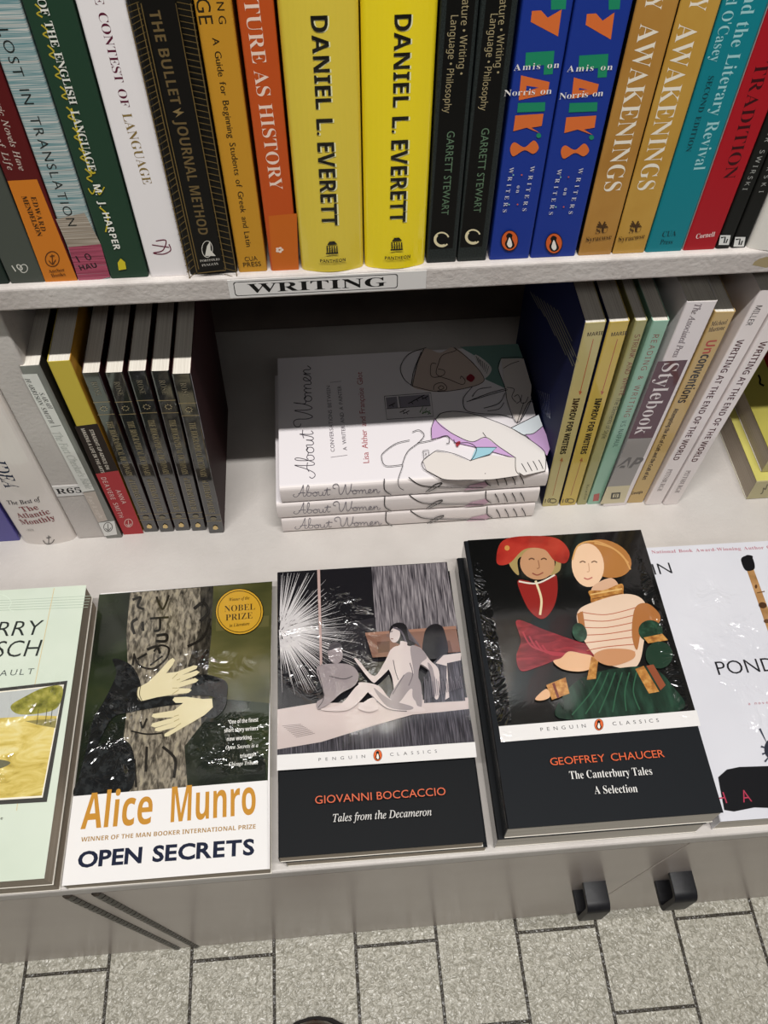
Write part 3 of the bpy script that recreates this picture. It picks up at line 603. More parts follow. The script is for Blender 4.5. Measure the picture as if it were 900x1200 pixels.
# ---------------------------------------------------------------- books on the lower shelf, right
def arrow(c, p, q, col, w=2.6):
    c.stroke([p, q], w, col); d = (Vector(q) - Vector(p)).normalized(); n = Vector((-d.y, d.x)); q = Vector(q)
    c.poly([tuple(q + d * 3), tuple(q - d * 11 + n * 6), tuple(q - d * 11 - n * 6)], col)
def improv(x0, x1, y, col, label, mr, a1, tx, a2, lg, lean, fin):
    b = Lw(label, x0, x1, y, .198, col, lean=lean, left='#141b45', group='tan improvisation paperbacks with red arrows', fin=fin, d=.150); c = b.spine(y6)
    c.text('MARIE', mr[:2], mr[2:], 13, '#3a2c14', 'nb'); arrow(c, a1[:2], a1[2:], '#b05a3c'); c.text('IMPROV FOR WRITERS', tx[:2], tx[2:], 20, '#1d1810', 'nbx'); arrow(c, a2[:2], a2[2:], '#a8683c', 2)
    x, y = lg; c.text('10', (x - 18, y), (x + 2, y - 2), 14, '#3a3018', 'n'); c.ell(x + 10, y, 12, 7, '#3a3018', ring=2); return b
b = improv(162.4, 176.0, .3905, '#bdb076', 'tan paperback with red arrows and a navy back cover, beside the flat white stack', (265, 246, 320, 240), (286, 262, 238, 456), (228, 470, 178, 666), (143, 812, 176, 680), (134, 830), -1.1, 'gloss')
c = b.side(y6)
for k in range(13):
    y0 = 85 + k * 8; x0 = 66 + k * 12; n_ = (70, 90, 150, 210, 240, 230, 190, 200, 120)[k % 9]
    if k < 9: c.stroke([(x0 - 2, y0 + 10), (x0 + n_ * .42, y0 + n_)], 1.6, '#b3b08a')
for k in range(8): c.stroke([(90 + k * 6, 440 + k * 2), (108 + k * 4, 520 + k * 3)], 1.3, '#59628a')
b.done()
improv(177.0, 190.3, .3902, '#c9ae50', 'golden tan paperback with red arrows, second from the flat white stack', (349, 246, 404, 240), (371, 262, 315, 456), (306, 470, 250, 666), (206, 812, 246, 680), (196, 830), -.95, 'film').done()
b = Lw('thin olive paperback spine with red brown capitals, beside the mint book', 191.0, 199.0, .390, .198, '#a19d68', fin='film', lean=-.2); c = b.spine(y6)
c.text('STRUNK AND WHITE', (442, 246), (384, 460), 17, '#7a2f2a', 'n'); c.text('The Elements of Style', (377, 468), (322, 612), 14, '#3f3d20', 'n'); c.text('Macmillan', (268, 772), (256, 826), 8, '#55522c', 's'); b.done()
b = Lw('mint green paperback spine with red lettering', 199.4, 210.4, .3898, .1972, '#8fb8a2', fin='film', lean=.6); c = b.spine(y6)
c.text('READING & WRITING', (508, 246), (402, 536), 18, '#8a3f3c', 'n'); c.text('V.S. NAIPAUL', (396, 548), (362, 642), 15, '#2d5450', 'n'); c.poly([(288, 808), (308, 804), (304, 830), (284, 832)], '#b0524c'); b.done()
b = Lw('white and maroon style manual with a grey lower spine', 211.6, 231.2, .3868, .214, '#e6dede', fin='film', lean=1.5, left='#d5cfcf'); c = b.spine(y6)
c.poly([(513, 341), (618, 335), (494, 609), (408, 613)], '#56333d'); c.poly([(408, 613), (494, 609), (416, 776), (335, 781)], '#96928f'); c.poly([(335, 781), (416, 776), (394, 836), (310, 842)], '#cdc2a0')
c.text('The Associated Press', (656, 138), (574, 326), 21, '#6a5a60', 'i'); c.text('Stylebook', (562, 346), (454, 596), 47, '#e6dcdc', 's'); c.text('AP', (374, 696), (448, 696), 36, '#5f5c5c', 'nbx', .2)
c.poly([(350, 802), (382, 800), (378, 822), (346, 824)], '#3a3a34'); c.poly([(356, 806), (376, 805), (373, 818), (353, 819)], '#cdc2a0'); c.text('B', (358, 813), (370, 812), 12, '#3a3a34', 'sb'); b.done()
b = Lw('tan paperback spine with red and black title, between the style manual and white books', 231.9, 245.6, .3885, .203, '#c2a46a', lean=1.95); c = b.spine(y6)
c.text('Michael', (700, 209), (757, 201), 15, '#2a1c10', 'bi'); c.text('Martone', (690, 230), (748, 221), 15, '#2a1c10', 'bi'); c.text('Un', (704, 266), (686, 312), 31, '#b03a2c', 'nb'); c.text('conventions', (685, 316), (598, 486), 31, '#1d1610', 'nb')
c.text('Attempting the Art of Craft and the Craft of Art', (580, 506), (464, 756), 13, '#3a2a18', 'nb'); c.text('Georgia', (420, 804), (460, 798), 9, '#3a2a18', 'sb'); b.done()
WP = noisy('off white jacket print', ['#e6dddb', '#eee5e3'], (20, 20, 20), 3, 'gloss')
def endw(x0, x1, y, label, t, pt, ml, lean, h):
    b = Lw(label, x0, x1, y, h, WP, lean=lean, group='white paperbacks leaning on the lower shelf', d=.14); c = b.spine(y6)
    c.text('WRITING AT THE END OF THE WORLD', t[:2], t[2:], 19, '#4e2126', 'nb'); c.text('PITTSBURGH', pt[:2], pt[2:], 14, '#6a5a5a', 's'); c.text('MILLER', ml[:2], ml[2:], 18, '#3a3032', 'n'); b.done()
endw(246.2, 260.0, .3855, 'white leaning paperback with maroon lettering, touching the tan spine', (806, 264, 574, 688), (557, 720, 517, 796), (871, 144, 831, 214), 3.5, .2215)
endw(260.8, 273.4, .3845, 'white leaning paperback with maroon lettering, outer one over the lying yellow books', (888, 270, 638, 694), (621, 724, 579, 802), (960, 145, 920, 214), 3.5, .2215)
YP = '#c3bb66'
b = flat('yellow edged book lying at the right end of the lower shelf, under another', 'yellow books lying on the lower shelf', .401, .4545, 0, .140, .1415, .0247, 90, YP, '#b3aa80'); b.root.rotation_euler = (0, 0, math.radians(90)); c = b.spine((820, 440, 6.667))
c.stroke([(474, 925), (490, 915), (500, 880), (512, 890), (530, 850)], 9, '#6a6448', True); b.done()
b = flat('yellow book with a red cover panel lying on top of another at the right', 'yellow books lying on the lower shelf', .4075, .462, .0248, .138, .142, .022, 90, '#aba24e', '#b3aa80'); c = b.front((600, 310, 3))
c.poly([(872, 300), (990, 200), (1020, 300), (912, 395)], '#8a1f1f'); c.stroke([(866, 388), (872, 402), (872, 418), (886, 426)], 7, '#15130e', True); b.done()

# ---------------------------------------------------------------- the flat stack of white art books
GS = 'white line drawing books in a flat stack'
ln, ski = '#2a2628', '#d9d0c8'
def spine_art(c, x, y, s):
    """script title, one drawn line and a drawn hand along a spine; x,y = left end and mid height, s = length"""
    T = lambda q, w: (x + q * s, y + w - .058 * q * s)
    c.script(T(.05, 0), T(.385, 0), 11, .75, '#7d7880')
    c.poly([T(.715, 9), T(.74, 3), T(.80, 0), T(.812, 4), T(.79, 8)], '#c79fb4')
    c.stroke([T(.405, -8), T(.405, 2), T(.43, 9)], 1.2, ln, True)
    c.stroke([T(.5, -8), T(.55, 0), T(.63, 3), T(.715, 5), T(.79, 7)], 1, ln, True)
    c.stroke([T(.565, 8), T(.60, 0), T(.63, -1), T(.575, 8)], 1, ln, True); c.stroke([T(.80, -8), T(.80, 0), T(.82, 5)], 1.1, ln, True)
    for k in range(4): c.stroke([T(.835 + .033 * k, -5), T(.845 + .033 * k, 0), T(.85 + .033 * k, 5)], 1.1, ln, True)
for i, (lab, x0, x1, yf, z, px) in enumerate([('white art book at the bottom of the flat stack', -.0470, .1525, .3815, 0, (331, 615.5)), ('white art book in the middle of the flat stack', -.0490, .1535, .3818, .0192, (329.5, 597.5)),
                                               ('white art book on top of the flat stack, script title and line drawn women', -.0447, .1572, .3825, .0384, (329, 577.5))]):
    t, w = .0191, .134
    b = flat(lab, GS, (x0 + x1) / 2, yf + w / 2, z, w, x1 - x0, t, 90, '#e6e0e2', '#e2d9d6', name='hardcover_book', fin='gloss', sag=.0012, hard=True, r=.003, part='dust_jacket', page=PAPER_W)
    c = b.spine(); spine_art(c, px[0], px[1], 300)
    if i == 2:
        c = b.front((320, 400, 5))
        c.script((190, 800), (163, 150), 112, 4.6, '#4e4850')
        c.text('CONVERSATIONS BETWEEN', (350, 648), (323, 262), 22, '#6f686e', 'g'); c.text('A WRITER AND A PAINTER', (422, 640), (388, 262), 22, '#6f686e', 'g')
        c.stroke([(338, 681), (436, 668)], 2.5, '#8a8388'); c.stroke([(334, 243), (400, 236)], 2.5, '#8a8388'); c.text('Lisa Alther and Françoise Gilot', (546, 714), (505, 182), 33, '#a9474e', 'gl')
        c.z(300, 360, 2.5)
        c.poly([(376, 262), (512, 252), (520, 321), (383, 330)], '#e0dadc'); c.poly([(380, 266), (412, 263), (416, 296), (384, 298)], '#8d8890'); c.poly([(419, 263), (507, 256), (511, 289), (423, 295)], '#918c96')
        for q in ([(376, 262), (512, 252), (520, 321), (383, 330), (376, 262)], [(418, 262), (423, 296)], [(382, 299), (512, 290)]): c.stroke(q, 1.6, ln)
        for q in ([(480, 310), (490, 290), (488, 312), (500, 296), (496, 312), (510, 304), (504, 316)], [(486, 314), (500, 306), (512, 314)]): c.stroke(q, 3, '#5f7f58')
        for x, y in ((430, 306), (440, 310), (455, 280), (470, 272), (485, 264), (398, 288), (495, 268)): c.stroke([(x - 9, y + 4), (x, y), (x + 9, y - 5)], 2.4, ln); c.stroke([(x, y), (x + 5, y + 6)], 1.8, ln)
        c.z(460, 400, 4.5)
        c.poly([(355, 34), (660, 18), (688, 94), (572, 96), (556, 150), (592, 252), (486, 204), (522, 152), (432, 80)], '#6f8f86')
        c.poly([(105, 242), (118, 180), (165, 48), (250, 66), (322, 36), (400, 96), (470, 178), (474, 222), (386, 252), (244, 271), (160, 262)], '#cdb9ad', True)
        c.poly([(432, 78), (486, 106), (522, 150), (494, 196), (470, 176)], '#e2dbd8', True)
        c.poly([(572, 96), (690, 96), (732, 240), (724, 330), (656, 436), (606, 330), (592, 252)], '#ddd3cc')
        for q in ([(178, 38), (84, 74), (42, 140), (58, 200), (105, 242)], [(165, 46), (128, 130), (105, 242)], [(152, 60), (112, 160), (98, 236)], [(105, 242), (240, 271), (380, 254), (474, 222), (470, 178), (400, 98), (322, 38)],
                  [(240, 130), (262, 80), (330, 56), (330, 40)], [(230, 124), (204, 126), (200, 180), (220, 196), (268, 184), (272, 160), (240, 152)], [(242, 122), (232, 180), (300, 208), (366, 234), (382, 214), (362, 190), (358, 204)],
                  [(216, 262), (222, 236), (258, 224), (284, 244), (278, 264), (236, 268)], [(240, 250), (258, 240), (270, 252), (252, 262), (240, 250)], [(420, 246), (372, 310), (388, 370), (470, 388), (560, 392), (632, 410)],
                  [(390, 326), (500, 292), (606, 262)], [(400, 322), (510, 280), (600, 256)], [(420, 300), (450, 262), (520, 248)], [(480, 360), (560, 334), (592, 280)], [(500, 374), (560, 364), (586, 330)],
                  [(572, 96), (690, 96), (716, 150), (732, 240), (724, 330), (656, 436), (606, 330), (592, 252), (556, 150), (572, 96)], [(584, 150), (620, 128), (666, 112)], [(600, 250), (640, 260), (628, 300), (650, 330)],
                  [(640, 300), (660, 290), (672, 320), (652, 336)], [(680, 290), (676, 330), (700, 330), (714, 300)], [(656, 436), (690, 330)], [(670, 430), (716, 330), (752, 340)]):
            c.stroke(q, 3.2, ln, True)
        for k in range(7): c.stroke([(440 + k * 11, 86 + k * 9), (452 + k * 7, 120 + k * 10)], 2.2, ln)
        c.poly([(388, 206), (408, 182), (432, 200), (414, 224)], '#8f2a38', True)
        c.poly([(224, 420), (206, 462), (206, 524), (290, 505), (330, 542), (436, 566), (640, 622), (560, 566), (490, 516), (410, 540), (320, 500)], '#cba6d2')
        c.poly([(700, 502), (742, 496), (790, 458), (834, 560), (812, 612), (744, 545)], '#cba6d2'); c.poly([(622, 468), (768, 396), (790, 458), (742, 496), (690, 502)], '#dfe6ea')
        c.poly([(226, 424), (256, 390), (330, 380), (440, 398), (620, 466), (745, 545), (800, 594), (806, 690), (690, 716), (648, 690), (646, 624), (560, 566), (490, 516), (410, 542), (320, 500)], '#e2dcd8')
        c.poly([(440, 570), (548, 570), (512, 606), (410, 640)], '#9fcbd8')
        c.poly([(160, 640), (222, 592), (300, 600), (400, 640), (520, 610), (646, 624), (656, 690), (672, 716), (470, 745), (270, 738), (180, 690)], '#e2dad4')
        c.poly([(332, 546), (352, 536), (356, 546), (340, 566)], '#a3363f', True)
        for q in ([(226, 424), (256, 390), (330, 380), (440, 398), (620, 466), (745, 545), (800, 594), (806, 660), (800, 700)], [(224, 420), (260, 460), (340, 510), (420, 540), (490, 516), (560, 566), (646, 624)], [(222, 418), (204, 470), (206, 524)],
                  [(130, 546), (210, 530), (276, 508), (298, 522), (296, 546), (282, 548)], [(322, 528), (334, 546), (400, 546), (440, 572), (432, 610), (408, 642)], [(104, 488), (140, 478), (166, 506), (134, 546), (80, 590), (54, 650), (52, 670), (30, 740), (36, 780), (60, 796)],
                  [(90, 531), (18, 549), (-45, 594), (-58, 621), (-36, 666), (50, 661)], [(408, 640), (330, 606), (250, 588), (222, 592), (160, 640), (158, 670), (180, 694), (270, 738), (400, 742), (540, 738), (672, 718)],
                  [(646, 622), (648, 690), (672, 718)], [(700, 502), (742, 496), (790, 458)], [(622, 468), (768, 396)]):
            c.stroke(q, 3.2, ln, True)
        for q in ([(440, 570), (548, 570), (512, 606), (410, 640)], [(160, 588), (188, 584), (192, 612), (164, 630), (160, 588)], [(170, 604), (178, 602), (178, 608), (170, 610)], [(490, 514), (474, 492)]): c.stroke(q, 2.8, ln)
        for k in range(4): c.stroke([(678 + k * 30, 655 - k * 6), (690 + k * 30, 676 - k * 6), (704 + k * 29, 700 - k * 5)], 3, ln, True)
    b.done()

# ---------------------------------------------------------------- paperbacks lying on the ledge
GD = 'paperbacks lying face up on the ledge'
# pale green paperbacks, a stack of two
MINT = noisy('pale mint print', ['#c8d3c1', '#d0dac9', '#d5dece'], (18, 18, 18), 3, 'mint')
flat('pale green paperback underneath its twin at the left end of the ledge', GD, -.2568, .2262, 0, .140, .1975, .0165, -.4, '#a39c8e', page=PAPER_F, fin='film').done()
b = flat('pale green paperback with a framed landscape painting on its cover, left on the ledge', GD, -.2558, .2258, .0167, .140, .1975, .0178, -.4, MINT, fin='mint'); c = b.front((0, 680, 6.667))
for k in range(5): c.stroke([(-60, 162 + 19 * k), (712 - 6 * k, 122 + 22 * k)], 3, '#a5b5a2')
c.stroke([(424, 62), (270, 830), (130, 1800)], 4.5, '#d8bf8c'); c.stroke([(-100, 200), (-40, 120), (40, 122), (88, 170), (70, 222), (110, 246)], 4, '#dbe6d6', True)
c.text('RRY', (-22, 384), (320, 370), 112, '#2f3431', 'gl', .12); c.text('BARRY'[:1] + 'A', (-290, 398), (-90, 388), 112, '#2f3431', 'gl', .12); c.text('SCH', (-40, 542), (305, 530), 124, '#2f3431', 'gl', .12)
c.text('THIBAULT'[-4:], (0, 728), (262, 712), 44, '#5a605c', 'gl', .1)
c.z(0, 670, 2.727)
c.poly([(-110, 385), (216, 349), (150, 736), (-130, 752)], '#43423f'); c.poly([(-100, 394), (205, 361), (137, 722), (-122, 738)], '#f0ead8'); c.poly([(-98, 398), (201, 365), (134, 716), (-120, 732)], noisy('painted wheat field', ['#a08a3e', '#c9b25c', '#dcc878', '#e3d69a'], (40, 110, 40), 5, 'mint', dist=1.5))
c.poly([(-98, 398), (201, 365), (184, 462), (120, 460), (-104, 476)], '#b9bcb9'); c.poly([(35, 430), (80, 400), (140, 372), (199, 368), (188, 430), (140, 452), (60, 456)], noisy('painted olive tree', ['#5a5a24', '#8d8a3c', '#b3aa58'], (160, 160, 160), 4, 'mint'), True)
c.poly([(80, 478), (182, 470), (178, 500), (130, 492)], '#8d8450'); c.poly([(-100, 610), (-20, 600), (34, 610), (0, 630), (-60, 636)], '#6c6a52', True)
for x in (118, 145, 162): c.stroke([(x + 6, 440), (x, 490)], 2, '#4a4630')
c.text('ce', (-10, 790), (10, 788), 9, '#3a3f3b', 'n'); b.done()

# tree-trunk paperback
GR = noisy('dark forest photograph', ['#0b100a', '#151d10', '#26301a', '#3a3c20'], (16, 22, 16), 4, 'tree', pos=[.3, .45, .6, .72])
GR2 = noisy('mossy field photograph', ['#2b2f18', '#4b4a28', '#66603a'], (12, 26, 12), 4, 'tree')
BARK = noisy('beech bark photograph', ['#2a2620', '#5d564a', '#8a8171', '#a0967f'], (420, 150, 60), 8, 'tree', pos=[.30, .44, .56, .70], dist=.5)
BARKD = noisy('shaded bark photograph', ['#14130f', '#2f2b24', '#4a453b'], (420, 140, 60), 7, 'tree')
WOOL = noisy('dark wool photograph', ['#0a0b0b', '#131516', '#2a2d2e'], (260, 260, 260), 5, 'tree')
b = flat('paperback with two pale hands hugging a carved tree trunk and a gold seal', GD, -.1197, .2278, 0, .1255, .2022, .0128, -.35, '#e9e6e4', fin='film'); c = b.front((0, 670, 2.727), 'tree')
c.poly([(317, 73), (870, 31), (856, 669), (235, 722)], GR); c.poly([(660, 49), (870, 32), (862, 420), (640, 400)], GR2); c.poly([(690, 150), (860, 140), (859, 175), (690, 190)], '#5a5632')
c.poly([(416, 67), (682, 47), (676, 200), (662, 340), (680, 520), (700, 684), (372, 711), (392, 560), (412, 380), (404, 200)], BARK)
c.poly([(640, 50), (682, 47), (676, 200), (662, 340), (680, 520), (700, 684), (650, 690), (640, 400), (600, 300), (640, 180)], BARKD)
for q, w in (([(424, 90), (450, 82), (440, 110), (460, 120)], 8), ([(500, 80), (520, 120), (540, 75)], 7), ([(440, 150), (422, 165), (430, 200)], 9), ([(456, 160), (458, 190)], 8), ([(480, 150), (540, 146)], 7), ([(512, 150), (510, 185), (492, 190)], 8),
             ([(500, 205), (532, 202), (530, 222), (498, 222)], 9), ([(470, 250), (500, 240), (512, 262)], 9), ([(428, 262), (446, 300), (490, 310), (530, 280), (540, 246), (512, 236), (492, 256)], 6), ([(440, 280), (470, 262)], 7), ([(520, 270), (480, 300)], 5),
             ([(430, 268), (424, 300)], 7), ([(620, 120), (650, 100), (666, 130), (640, 160)], 10), ([(600, 240), (650, 210), (672, 150)], 8), ([(640, 290), (662, 250)], 9), ([(450, 480), (456, 500), (470, 470)], 6), ([(420, 510), (470, 520), (520, 516)], 5), ([(470, 560), (466, 640)], 8), ([(520, 560), (560, 600), (556, 660)], 9), ([(430, 600), (436, 690)], 7), ([(600, 560), (600, 640)], 7)):
    c.stroke(q, w, '#1d1a15', True)
c.poly([(300, 470), (330, 420), (372, 330), (362, 280), (420, 300), (450, 360), (440, 410), (480, 400), (560, 398), (610, 392), (600, 420), (520, 432), (420, 450), (360, 470), (310, 560), (240, 715), (280, 560)], WOOL, True)
c.poly([(640, 330), (720, 350), (726, 400), (716, 440), (680, 470), (640, 450), (690, 430), (676, 400), (600, 396), (612, 372)], WOOL, True)
c.poly([(318, 560), (400, 540), (430, 600), (410, 706), (242, 720), (268, 640)], WOOL, True); c.poly([(590, 560), (660, 470), (730, 470), (800, 560), (848, 600), (850, 670), (600, 690)], noisy('dark thicket photograph', ['#0d110c', '#171d14', '#262b1f'], (60, 60, 60), 5, 'tree'))
c.z(100, 740, 3.913); hd, hs = '#d9cda6', '#a8996e'
c.poly([(240, 262), (288, 236), (330, 196), (384, 136), (402, 124), (413, 134), (402, 156), (372, 194), (420, 188), (498, 158), (516, 160), (511, 173), (442, 204), (512, 181), (525, 189), (510, 203), (432, 236), (505, 216), (520, 225), (508, 236), (424, 262), (478, 264), (489, 271), (474, 284), (405, 292), (330, 304), (258, 322), (240, 300)], hd)
c.poly([(582, 310), (586, 350), (550, 384), (490, 420), (444, 446), (380, 484), (364, 484), (364, 472), (420, 440), (340, 461), (320, 458), (322, 446), (410, 418), (322, 443), (303, 437), (308, 424), (408, 396), (322, 400), (305, 392), (312, 380), (408, 364), (450, 330), (415, 330), (401, 316), (410, 304), (466, 302), (540, 312)], hd)
for q in ([(420, 226), (436, 220)], [(400, 262), (424, 262)], [(400, 290), (430, 270)], [(424, 196), (400, 220)], [(408, 392), (430, 386)], [(408, 416), (432, 404)], [(416, 440), (440, 424)]): c.stroke(q, 3, hs)
for q in ([(256, 250), (250, 290), (262, 322)], [(244, 256), (238, 290), (250, 322)]): c.stroke(q, 3, '#4a4230', True)
c.z(0, 670, 2.727)
gd, dk = '#c2952c', '#3a2a0e'
c.ell(766, 130, 77, 74, '#0f0d08'); c.ell(766, 130, 75, 72, gd); c.ell(766, 130, 69, 66, dk, ring=2.2)
c.text('Winner of the', (733, 92), (798, 86), 10, dk, 'bi'); c.text('NOBEL', (718, 122), (816, 114), 19, dk, 's'); c.text('PRIZE', (722, 150), (808, 142), 19, dk, 's'); c.text('in Literature', (734, 175), (798, 168), 10, dk, 'bi')
for i, (t, xa) in enumerate((('"One of the finest', 730), ('short story writers', 718), ('now working. . . .', 726), ('Open Secrets is a', 722), ('triumph."', 768), ('—Chicago Tribune', 718))):
    y = 478 + i * 27.2; c.text(t, (xa, y + 5), (826, y - 3), 12.5, '#e6e4de', 'nb' if i not in (3, 5) else 'bi')
c.z(0, 670, 2.727)
c.poly([(236, 720), (856, 669), (857, 952), (200, 1006)], '#e9e6e4')
c.text('Alice', (266, 768), (490, 750), 112, '#c28a34', 'nb'); c.text('Munro', (549, 746), (818, 720), 112, '#c28a34', 'nb')
c.text('WINNER OF THE MAN BOOKER INTERNATIONAL PRIZE', (262, 858), (818, 816), 14, '#a8834a', 'nb'); c.text('OPEN', (252, 922), (456, 906), 50, '#1a2036', 'gx'); c.text('SECRETS', (490, 903), (814, 880), 50, '#1a2036', 'gx'); b.done()

# black classics with a white band
BLK, SL = '#111316', '#15181c'
def band(c, q, pa, pb_, pen, col='#e2dfdd'):
    c.poly(q, col); c.text('PENGUIN', *pa, 11, '#3a3a3c', 'g'); c.text('CLASSICS', *pb_, 11, '#3a3a3c', 'g'); c.penguin(*pen, 3)
flat('black classic with a white band, under the one with the engraved reclining figures', GD, .0152, .2296, 0, .1255, .2005, .0108, -.3, '#16181b', '#16181b', fin='gloss', page=PAPER_F).done()
b = flat('black classic with a white band and an engraved scene of two reclining figures', GD, .0122, .2303, .011, .1262, .2012, .0117, -.35, BLK, '#15171a', fin='tales', page=PAPER_F); c = b.front((310, 640, 3))
HT = noisy('engraved grey hatching', ['#232026', '#6d676b', '#9b9496'], (900, 60, 60), 3, 'tales'); HT2 = noisy('engraved dark hatching', ['#141318', '#34323a', '#5f5b63'], (1100, 50, 60), 3, 'tales')
pale, mid, dkk = '#c9bbb8', '#8f8486', '#1a181c'
c.poly([(47, 93), (640, 57), (737, 700), (47, 746)], '#19181c')
c.poly([(376, 73), (638, 57), (680, 292), (392, 312)], HT); c.poly([(150, 300), (390, 250), (400, 420), (200, 470)], '#29272b')
for k in range(120):
    a = math.radians(-89 + 176 * k / 119 + random.uniform(-.8, .8)); L = random.uniform(130, 270) * (1 + .15 * math.sin(3 * a)); r0 = random.uniform(2, 70)
    x1 = max(49, 56 + L * math.cos(a)); y1 = 300 + L * math.sin(a); y1 = max(95, min(y1, 560))
    c.stroke([(54 + r0 * math.cos(a), 300 + r0 * math.sin(a)), (x1, y1)], random.uniform(2.6, 4.6), '#c9c4c4', taper=True)
c.poly([(186, 92), (196, 91), (204, 420), (196, 430)], '#b59a94')
c.poly([(355, 318), (672, 294), (688, 380), (380, 400)], '#7d5a4c'); c.stroke([(355, 318), (672, 294)], 10, '#97705e'); c.poly([(610, 345), (650, 340), (660, 380), (620, 384)], '#5f4238'); c.poly([(395, 345), (440, 342), (440, 380), (400, 384)], '#5f4238')
c.poly([(560, 320), (580, 288), (612, 284), (632, 310), (640, 390), (560, 400)], dkk, True)
c.poly([(47, 582), (180, 560), (420, 556), (714, 540), (716, 582), (520, 600), (380, 640), (200, 700), (47, 722)], '#c3b4b0'); c.poly([(47, 722), (200, 696), (380, 640), (520, 602), (718, 580), (737, 702), (47, 746)], HT2)
c.poly([(590, 420), (620, 392), (684, 380), (694, 470), (704, 552), (560, 560), (560, 470)], HT2); c.poly([(600, 420), (628, 392), (690, 384), (688, 410), (640, 420), (648, 540), (634, 548), (640, 430)], pale)
for k in range(9): c.stroke([(64 + 6 * k, 640 + 5 * k), (130 + 6 * k, 634 + 4 * k)], 2, '#8a7f7d')
# seated woman, turned to the left
c.poly([(440, 300), (462, 280), (492, 284), (512, 320), (530, 352), (500, 366), (470, 352), (446, 340)], dkk, True); c.ell(458, 322, 18, 27, pale, 8); c.stroke([(452, 296), (480, 310), (498, 350)], 6, '#59525a', True)
c.poly([(448, 370), (474, 358), (478, 344), (500, 348), (504, 360), (545, 366), (580, 410), (612, 448), (612, 536), (596, 540), (590, 462), (545, 424), (540, 470), (552, 560), (470, 560), (448, 470), (430, 420)], pale, True)
c.poly([(446, 372), (420, 420), (384, 466), (330, 410), (318, 404), (322, 416), (376, 484), (398, 480), (452, 420)], pale, True)
c.poly([(440, 540), (490, 462), (520, 456), (548, 490), (552, 570), (534, 566), (516, 510), (470, 560)], mid, True); c.poly([(330, 490), (400, 500), (450, 552), (548, 574), (560, 592), (500, 590), (430, 580), (372, 530)], pale, True)
for q in ([(510, 420), (520, 460), (506, 500)], [(452, 410), (460, 450), (470, 480)], [(545, 424), (590, 462), (592, 530)], [(490, 462), (450, 530)], [(372, 530), (430, 580), (500, 590)]): c.stroke(q, 3, '#5b5256', True)
c.poly([(512, 366), (545, 368), (570, 400), (548, 424), (540, 470), (552, 556), (520, 540), (524, 460)], mid, True); c.poly([(572, 420), (590, 440), (600, 500), (596, 540), (584, 470)], mid, True)
c.poly([(384, 508), (440, 548), (520, 574), (500, 586), (430, 572)], mid, True); c.stroke([(440, 312), (450, 310)], 3, '#4a4246'); c.stroke([(444, 336), (452, 337)], 3, '#7a5450'); c.stroke([(436, 318), (430, 326), (438, 328)], 2, '#6b6064')
for k in range(14): c.stroke([(500 + 3 * k, 300 + 4 * k), (508 + 3 * k, 340 + 2 * k)], 1.6, '#5b545a')
for k in range(22): c.stroke([(560 + 6 * k, 470 + (k % 3) * 8), (566 + 6 * k, 550 - 2 * k)], 2, '#6a646c')
# lying man at the left
c.ell(250, 392, 26, 34, mid, -8); c.poly([(226, 380), (240, 352), (268, 356), (276, 380), (262, 370)], '#4a464a', True)
c.poly([(186, 440), (240, 426), (300, 430), (330, 460), (320, 500), (270, 530), (236, 560), (192, 586), (186, 560), (212, 540), (200, 500)], mid, True)
c.poly([(200, 584), (270, 566), (330, 500), (372, 500), (360, 530), (300, 586), (230, 592)], pale, True); c.poly([(330, 580), (380, 545), (400, 580), (370, 596)], pale, True)
for q in ([(230, 470), (280, 480), (310, 470)], [(190, 450), (210, 540), (190, 580)]): c.stroke(q, 3, '#4a4446', True)
band(c, [(47, 746), (737, 700), (743, 753), (47, 800)], ((192, 762), (354, 750)), ((441, 744), (604, 732)), (398, 747, 14, 19))
c.z(310, 640, 3)
c.text('GIOVANNI BOCCACCIO', (180, 903), (634, 872), 27, '#d5694a', 'g'); c.text('Tales from the Decameron', (242, 966), (585, 943), 27, '#d9d6d2', 'i'); b.done()

flat('thick black classic underneath the one with the painted couple', GD, .1490, .2322, 0, .1312, .2040, .0205, -.3, '#16181b', '#101113', fin='gloss', page=PAPER_W).done()
b = flat('black classic with a white band and a painted couple in red and cream', GD, .1527, .2329, .0208, .1312, .2045, .0213, -.3, SL, '#101113', fin='couple', page=PAPER_W); c = b.front((530, 600, 2.647))
c.poly([(48, 88), (585, 55), (755, 620), (143, 668)], '#0b0c0c')
# a plain painted pair: a figure in a red cap and coat, a figure in a pale bodice and green skirt
sk = '#d9ab84'
cr = noisy('painted red felt', ['#86201b', '#a32c23', '#b0382c'], (50, 70, 50), 4, 'couple'); oc = noisy('painted ochre brocade', ['#8a5528', '#b27a3c', '#cc9c58'], (260, 260, 260), 4, 'couple'); gn = noisy('painted green velvet', ['#12241a', '#1f3a2a', '#2f5440'], (200, 200, 200), 4, 'couple')
c.poly([(176, 160), (186, 120), (316, 112), (336, 176), (300, 196), (318, 150), (210, 140), (206, 196)], '#a08a58', True)
c.ell(264, 160, 54, 50, '#b98a66', 12); c.poly([(138, 158), (150, 96), (206, 76), (318, 80), (362, 120), (352, 158), (316, 150), (284, 116), (224, 116), (176, 160)], cr, True); c.ell(170, 112, 8, 8, '#c48a4a')
for x in (246, 284): c.stroke([(x - 9, 148), (x, 144), (x + 9, 148)], 4, '#5a3a2a', True)
c.stroke([(266, 150), (270, 172), (262, 176)], 3, '#8f6246', True); c.stroke([(248, 190), (264, 196), (282, 188)], 4, '#8a4a3c', True)
